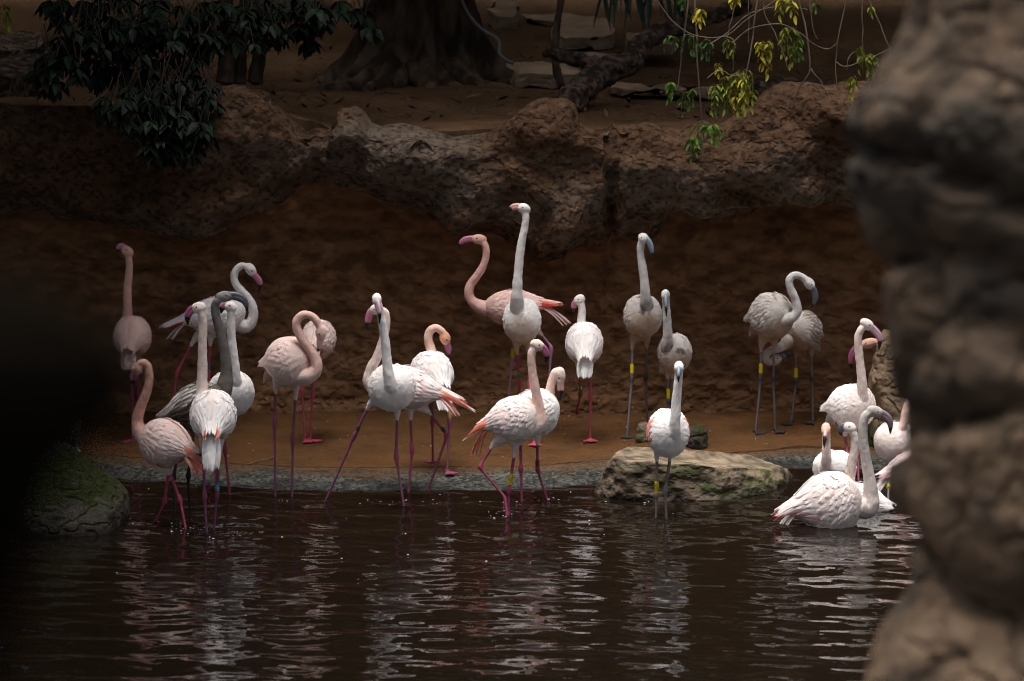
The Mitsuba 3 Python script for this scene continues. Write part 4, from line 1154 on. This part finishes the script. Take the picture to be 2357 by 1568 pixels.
# back row, left to right
B.append(dict(label='rosy flamingo seen from behind at the far left, half in darkness', pal='rose', on='sand', b=(303, 780, 88, 18, .38, .245, .29), neck=[(298, 765), (294, 735), (293, 700), (294, 657), (298, 615)], head=(294, 580), beak=[(284, 569), (275, 568), (270.5, 582)], bc='pink', lc='pink', tip=.8,
              legs=[lg((300, 830), (304, 915), (305, 1016), fy=200), lg((316, 830), (318, 915), (318, 1010))], style=dict(black=False)))
B.append(dict(label='white flamingo in profile facing right behind the dark juvenile', pal='white', on='sand', b=(492, 728, 3, 9, .46, .24, .27), neck=[(545, 742), (563, 752), (578, 742), (583, 716), (570, 685), (547, 660), (539, 640), (545, 620), (560, 612)], head=(575, 619), beak=[(585, 633), (598, 649), (594, 672)], bc='pink', lc='hot', tip=.72,
              legs=[lg((448, 780), (407, 857), (392, 985)), lg((484, 780), (480, 857), (478, 985), ring=('blue', (480, 850), 16, ''))], style=dict(red=88, redt=.35, tail=.12, ext=.22)))
B.append(dict(label='pink flamingo with red rear behind the tallest white one, facing left', pal='rose', on='sand', b=(1185, 706, 176, -4, .44, .24, .24), neck=[(1125, 712), (1104, 705), (1086, 692), (1079, 671), (1087, 650), (1104, 626), (1116, 602), (1119, 580), (1114, 560)], head=(1104, 551), beak=[(1086, 550), (1066, 554), (1056, 573)], bc='pink', lc='lilac', tip=.8,
              legs=[lg((1242, 765), (1270, 799), (1252, 1000)), lg((1182, 760), (1179, 834), (1163, 990), ring=('yellow', (1180, 815), 21, ''))], style=dict(red=40, redt=.3, tail=.16, droop=1.6, ext=.1)))
B.append(dict(label='tallest white flamingo with neck stretched straight up, facing the camera', pal='white', on='sand', b=(1201, 740, -88, 24, .38, .25, .31), neck=[(1191, 712), (1190, 680), (1192, 640), (1196, 590), (1204, 540), (1210, 504)], head=(1207, 481), beak=[(1194, 476), (1180, 477), (1168, 491)], bc='salmon', lc='hot', tip=.66,
              legs=[lg((1189, 795), (1195, 881), (1196, 990), ring=('green', (1194, 868), 11, '')), lg((1216, 795), (1218, 890), (1230, 1022))], belly=(.62, .50, .43)))
B.append(dict(label='white flamingo seen from behind with green leg ring and one lifted foot', pal='white', on='sand', b=(1345, 795, 90, 22, .38, .245, .29), neck=[(1338, 780), (1338, 750), (1339, 730), (1339, 708)], head=(1335, 689), beak=[(1327, 694), (1321, 703), (1320, 718)], bc='pink', lc='hot', tip=.75,
              legs=[lg((1331, 838), (1336, 908), (1320, 975, -.05), up=1, ring=('green', (1336, 893), 11, '')), lg((1359, 842), (1359, 911), (1359, 1013), fy=-90)], style=dict(black=False)))
B.append(dict(label='pale grey flamingo with blue grey beak standing upright beneath the rock overhang', pal='juvenile', on='sand', b=(1478, 730, -86, 26, .38, .255, .30), neck=[(1488, 712), (1486, 680), (1483, 645), (1477, 604), (1474, 570)], head=(1480, 548), beak=[(1488, 551), (1498, 566), (1501, 594)], bc='blue', lc='grey', tip=.8, hd=-.06,
              legs=[lg((1456, 785), (1454, 876), (1443, 1005), ring=('yellow', (1456, 851), 22, '')), lg((1489, 785), (1486, 870), (1490, 981))], belly=(.42, .31, .24), style=dict(black=False)))
B.append(dict(label='small grey necked flamingo facing the camera, right of the upright pale grey one', pal='juvenile', on='sand', Y=22.25, b=(1550, 813, -72, 18, .34, .215, .27), neck=[(1538, 800), (1537, 769), (1535, 730), (1533, 700)], head=(1532, 678), beak=[(1532, 684), (1533, 702), (1533.5, 730)], bc='blue', lc='grey', tip=.62, hd=-.10,
              legs=[lg((1537, 856), (1539, 927), (1541, 1000), ring=('yellow', (1539, 904), 22, '')), lg((1547, 856), (1546, 927), (1550, 998))], belly=(.50, .38, .31), style=dict(black=False)))
B.append(dict(label='ruffled pale juvenile flamingo with curved neck at the right rear', pal='juvenile', on='sand', b=(1772, 728, -52, 14, .37, .27, .32), neck=[(1788, 740), (1812, 735), (1833, 720), (1832, 695), (1821, 667), (1817, 645), (1828, 634), (1845, 637)], head=(1862, 652), beak=[(1871, 665), (1877, 686), (1867, 709)], bc='grey', lc='grey', tip=.85,
              legs=[lg((1752, 792), (1751, 872), (1739, 996), ring=('yellow', (1751, 848), 22, '')), lg((1782, 792), (1780, 872), (1784, 993))], belly=(.40, .28, .21), style=dict(lift=2.2, black=False)))
B.append(dict(label='speckled juvenile flamingo with its head lowered behind the ruffled one', pal='juvenile', on='sand', b=(1850, 762, -125, 16, .36, .25, .28), neck=[(1818, 780), (1800, 797), (1782, 804), (1766, 812), (1763, 826), (1772, 834)], head=(1785, 829), beak=[(1799, 822), (1815, 815), (1826, 818)], bc='grey', lc='grey', tip=.5,
              legs=[lg((1832, 806), (1832, 880), (1821, 975), ring=('yellow', (1833, 861), 22, '')), lg((1867, 806), (1869, 872), (1871, 972))], belly=(.36, .26, .20), style=dict(lift=1.8, dk=.12)))
# middle row
B.append(dict(label='pink flamingo mostly hidden behind the preening one, legs on the sand', pal='pink', on='sand', b=(731, 783, 80, 8, .36, .22, .27), neck=[(728, 785, .12), (722, 760, .16), (712, 752, .18), (706, 762, .16)], head=(706, 775), beak=[(708, 786), (711, 796), (716, 804)], bc='pink', lc='hot', tip=.8,
              legs=[lg((703, 828), (695, 900), (703, 1015), fy=-60), lg((727, 826), (719, 909), (714, 1015), fy=-20)]))
B.append(dict(label='pink flamingo preening with its neck looped over its back', pal='pink', on='water', b=(660, 832, -38, 12, .36, .27, .32), neck=[(682, 862), (706, 866), (727, 850), (724, 822), (703, 791), (686, 763), (682, 742), (692, 728), (707, 724), (722, 731), (733, 746)], head=(739, 763), beak=[(738, 778), (737, 790), (731, 809)], bc='salmon', lc='purple', tip=.86, ns=1.0, nb=.055,
              legs=[lg((635, 890), (632, 971), (634, 1143)), lg((682, 892), (674, 1013), (672.5, 1143))], style=dict(lift=.8)))
B.append(dict(label='pink flamingo striding left behind the straight necked white one, coral tail to the right', pal='pale', on='water', b=(945, 893, 174, 12, .46, .25, .28), neck=[(870, 895), (852, 880), (854, 850), (868, 822), (882, 780), (889, 745), (884, 718)], head=(866, 712), beak=[(856, 716), (847, 736), (847, 762)], bc='pink', lc='pink', tip=.66,
              legs=[lg((944, 950), (949, 1036), (940, 1134)), lg((982, 945), (1030, 1000), (986, 1127), ring=('dark', (1021, 991), 11, ''))], style=dict(red=84, redt=.36, redtail=True, tail=.17, sweep=8, lift=1.5, ext=.16)))
B.append(dict(label='white flamingo facing the camera in mid stride with straight neck', pal='white', on='water', b=(900, 892, -78, 14, .37, .285, .29), neck=[(907, 905), (898, 880), (892, 845), (889, 810), (884, 768), (877, 728)], head=(867, 688), beak=[(869, 697), (873, 718), (873, 745)], bc='lilac', lc='purple', tip=.62, hd=-.09,
              legs=[lg((852, 928), (817, 1000), (748, 1157), ring=('brown', (824, 985), 14, '')), lg((915, 945), (912, 1053), (929.6, 1166))], style=dict(lift=1.2)))
B.append(dict(label='white backed flamingo with orange bowed neck facing away in the middle', pal='white', on='sand', b=(997, 862, 112, 20, .38, .265, .28), neck=[(995, 845), (994, 812), (987, 788), (987, 768), (999, 755), (1014, 760)], head=(1024, 777), beak=[(1028, 791), (1033, 806), (1031, 823)], bc='purple', lc='purple', tip=.84,
              legs=[lg((995, 905), (995, 972), (996.5, 1067)), lg((1030, 905), (1035, 969), (1029, 1088), fy=-60, ring=('olive', (1035, 956), 14, ''))], style=dict(red=30, redt=.1, tail=.14), neckpal='coral'))
B.append(dict(label='white flamingo with lowered head, wading behind the walking one in the centre', pal='white', on='water', b=(1226, 950, 12, 14, .36, .25, .30), neck=[(1256, 950), (1265, 925), (1266, 900), (1272, 873), (1281, 855)], head=(1289, 862), beak=[(1290, 882), (1291, 896), (1289, 919)], bc='salmon', lc='pink', tip=.60, neckpal='coral2',
              legs=[lg((1198, 1010), (1199, 1081), (1201, 1154)), lg((1237, 1008), (1237, 1081), (1259.5, 1150), ring=('brown', (1236, 1069), 14, ''))]))
# front row
B.append(dict(label='white flamingo facing forward behind the dark juvenile, head turned aside', pal='white', on='water', b=(527, 905, -52, 14, .37, .27, .29), neck=[(541, 900), (541, 868), (537, 820), (532, 770), (532, 730)], head=(532, 707), beak=[(522, 702), (513, 706), (509, 722)], bc='pink', lc='pink', tip=.6,
              legs=[lg((515, 950), (518, 1037), (529, 1140)), lg((497, 950), (496, 1050), (497, 1140))]))
B.append(dict(label='dark grey juvenile flamingo with brown mottled feathers and black legs', pal='dark', on='water', b=(452, 938, 14, 16, .42, .26, .30), neck=[(512, 905), (520, 870), (518, 820), (508, 770), (497, 728), (497, 698)], head=(514, 683), beak=[(536, 681), (561, 690), (569, 716)], bc='grey', lc='black', tip=.9, bs=1.12, ns=1.05,
              legs=[lg((420, 985), (399, 1101), (402, 1178)), lg((445, 990), (433, 1097), (437, 1172))], style=dict(black=True)))
B.append(dict(label='white backed flamingo seen from behind in front of the dark juvenile, blue leg ring', pal='pale', on='water', b=(490, 962, 92, 20, .40, .268, .31), neck=[(466, 950), (465, 905), (466, 842), (466.5, 780), (466, 732)], head=(459, 708), beak=[(444, 711), (433, 724), (433, 748)], bc='purple', lc='purple', tip=.66,
              legs=[lg((468, 1025), (471, 1146), (476, 1225)), lg((505, 1030), (499, 1143), (492, 1220), ring=('blue', (500, 1124), 20, '10L'))], style=dict(red=40, redt=.2, tail=.15, droop=2.2), wingpal='white'))
B.append(dict(label='coral necked flamingo wading at the lower left with a coral tail', pal='coral', on='water', b=(385, 1022, 152, 14, .38, .25, .30), neck=[(335, 1010), (319, 985), (318, 955), (330, 921), (341, 890), (343, 860), (336, 838), (325, 836)], head=(317, 848), beak=[(311, 860), (306, 872), (308, 886)], bc='pink', lc='hot', tip=.7,
              legs=[lg((389, 1075), (379, 1156), (358, 1200)), lg((386, 1076), (415, 1151), (427, 1215))], style=dict(red=70, redt=.2, redtail=True, tail=.16, ext=.05)))
B.append(dict(label='grey flamingo with lowered head in the dark behind the mossy rock', pal='dark', on='water', Y=20.9, b=(120, 985, 20, 8, .36, .24, .27), neck=[(150, 975), (165, 960), (176, 975), (173, 1010)], head=(176, 1046), beak=[(182, 1066), (188, 1078), (188, 1092)], bc='grey', lc='black', tip=.8,
              legs=[lg((110, 1030), (112, 1070), (112, 1110)), lg((128, 1030), (130, 1070), (130, 1112))]))
B.append(dict(label='pink flamingo walking right in the centre foreground with a yellow leg ring', pal='pale', on='water', b=(1178, 966, -12, 16, .37, .25, .29), neck=[(1225, 985), (1240, 975), (1242, 950), (1236, 915), (1229, 878), (1224, 840), (1225, 810)], head=(1235, 794), beak=[(1248, 800), (1258, 815), (1256, 834)], bc='purple', lc='pink', tip=.7,
              legs=[lg((1136, 1022), (1103, 1075), (1162, 1144), (1168, 1190), up=1), lg((1186, 1030), (1171, 1134), (1171, 1184), ring=('yellow', (1173, 1106), 26, 'L0V'))], style=dict(red=38, redt=.3, redtail=True, tail=.2, droop=1.9, ext=.02), neckpal='coral2'))
B.append(dict(label='flamingo with salmon shoulders facing the camera in front of the flat rock', pal='white', on='water', b=(1536, 996, -84, 14, .37, .25, .30), neck=[(1550, 1010), (1553, 980), (1556, 932), (1560, 890), (1563, 862)], head=(1562.5, 845), beak=[(1562.5, 851), (1562, 862), (1561.5, 880)], bc='blue', lc='pinkgrey', tip=.7, hd=-.10,
              legs=[lg((1512, 1042), (1512, 1142), (1510, 1190), ring=('yellow', (1511, 1118), 27, '7VZ')), lg((1544, 1042), (1531, 1132), (1534, 1191))], style=dict(shoulder=52)))
# right group
B.append(dict(label='tall white flamingo with lilac beak in front of the tan rock', pal='pale', on='water', Y=21.1, b=(1955, 936, -48, 12, .38, .28, .30), neck=[(1982, 945), (1985, 910), (1982, 855), (1976, 802), (1978, 765)], head=(1994, 746), beak=[(2008, 756), (2024, 775), (2022, 805)], bc='lilac', lc='pink', tip=.72, wingpal='white',
              legs=[lg((1944, 995), (1951, 1044), (1951, 1106)), lg((1974, 995), (1975, 1046), (1976, 1106))]))
B.append(dict(label='flamingo with purple beak half hidden behind the tall white one', pal='coral', on='sand', Y=22.3, b=(2090, 930, 190, 10, .38, .24, .28), neck=[(2062, 915), (2052, 880), (2050, 840), (2038, 803), (2020, 788)], head=(2000, 790), beak=[(1978, 797), (1960, 820), (1960, 848)], bc='purple', lc='hot', tip=.86, bs=1.2,
              legs=[lg((2085, 975), (2085, 1000), (2085, 1015)), lg((2100, 975), (2100, 1000), (2100, 1015))]))
B.append(dict(label='low white flamingo with half black beak facing the camera at the right', pal='white', on='water', Y=20.7, b=(1925, 1078, -125, 8, .34, .26, .24), neck=[(1902, 1085, -.10), (1902, 1055, -.16), (1902, 1025, -.16), (1902, 1003, -.16)], head=(1901, 987), beak=[(1900, 999), (1898, 1013), (1897, 1031)], bc='salmon', lc='pink', tip=.45, hd=-.10, neckpal='pale',
              legs=[lg((1915, 1110), (1915, 1120), (1915, 1134)), lg((1935, 1110), (1935, 1120), (1935, 1134))]))
B.append(dict(label='flamingo with dark blue beak turned left behind the resting one', pal='pale', on='water', Y=19.95, nolegs=1, b=(1985, 1160, 165, 6, .34, .22, .27), neck=[(1958, 1140), (1955, 1105), (1961, 1065), (1967, 1030), (1966, 1005)], head=(1957, 985), beak=[(1944, 981), (1936, 987), (1937, 1003)], bc='grey', lc='pink', tip=.8, neckpal='greyneck', wingpal='white',
              legs=[lg((1975, 1174), (1975, 1179), (1975, 1184)), lg((1988, 1174), (1988, 1179), (1988, 1184))]))
B.append(dict(label='grey headed flamingo resting low in the water at the right, feathers ruffled', pal='greyish', on='water', Y=19.5, nolegs=1, b=(1902, 1162, 4, 8, .45, .31, .42), neck=[(1978, 1165), (1996, 1168), (2004, 1145), (2002, 1110), (1995, 1068), (1988, 1022), (1986, 985), (1993, 957)], head=(2012, 947), beak=[(2031, 953), (2046, 966), (2049, 998)], bc='greylilac', lc='pinkgrey', tip=.82, nb=.06, ns=1.12, bs=1.05,
              legs=[lg((1890, 1200), (1890, 1208), (1890, 1213)), lg((1925, 1200), (1925, 1208), (1925, 1213))], style=dict(lift=1.15, sweep=12, pinkrow=92, red=88, redt=.3, tail=.1, ext=.1)))
B.append(dict(label='pink flamingo with dipping neck partly hidden by the pillar', pal='pale', on='water', Y=21.0, b=(2068, 1018, -150, 12, .36, .25, .27), neck=[(2052, 1015), (2058, 1004), (2072, 990), (2082, 965), (2090, 930)], head=(2102, 915), beak=[(2114, 922), (2122, 935), (2120, 952)], bc='pink', lc='pink', tip=.7, neckpal='pink',
              legs=[lg((2060, 1068), (2060, 1090), (2060, 1108)), lg((2075, 1068), (2075, 1090), (2075, 1108))]))
B.append(dict(label='pink and white flamingo rear showing beside the pillar, yellow ring at the waterline', pal='pale', on='water', Y=20.5, b=(2096, 1080, 8, 14, .38, .24, .22), neck=[(2140, 1085), (2158, 1070), (2162, 1030), (2160, 990)], head=(2165, 975), beak=[(2178, 985), (2186, 1000), (2184, 1016)], bc='pink', lc='grey', tip=.7,
              legs=[lg((2056, 1092), (2046, 1112), (2044, 1152), ring=('yellow', (2044, 1118), 12, '')), lg((2100, 1115), (2100, 1125), (2100, 1145))], style=dict(pinkrow=40, tail=.12)))

NP = {'coral': dict(n0=(.76, .42, .32), n1=(.76, .40, .28), head=(.74, .36, .22)), 'coral2': dict(n0=(.76, .40, .31), n1=(.74, .46, .38), head=(.76, .58, .51)), 'pale': dict(n0=(.78, .62, .58), n1=(.78, .55, .48), head=(.76, .46, .38)), 'greyneck': dict(n0=(.70, .46, .37), n1=(.66, .58, .55), head=(.70, .62, .59)), 'pink': dict(n0=(.74, .52, .46), n1=(.72, .46, .38), head=(.72, .5, .44))}
for i, s in enumerate(B):
    if s.get('neckpal') or s.get('wingpal'):
        nm = f'own{i}'
        PAL[nm] = {**PAL[s['pal']], **NP.get(s.get('neckpal'), {})}
        if s.get('wingpal'): PAL[nm]['wing'], PAL[nm]['tint'] = PAL[s['wingpal']]['wing'], PAL[s['wingpal']]['tint']
        s['pal'] = nm
    flamingo(s)
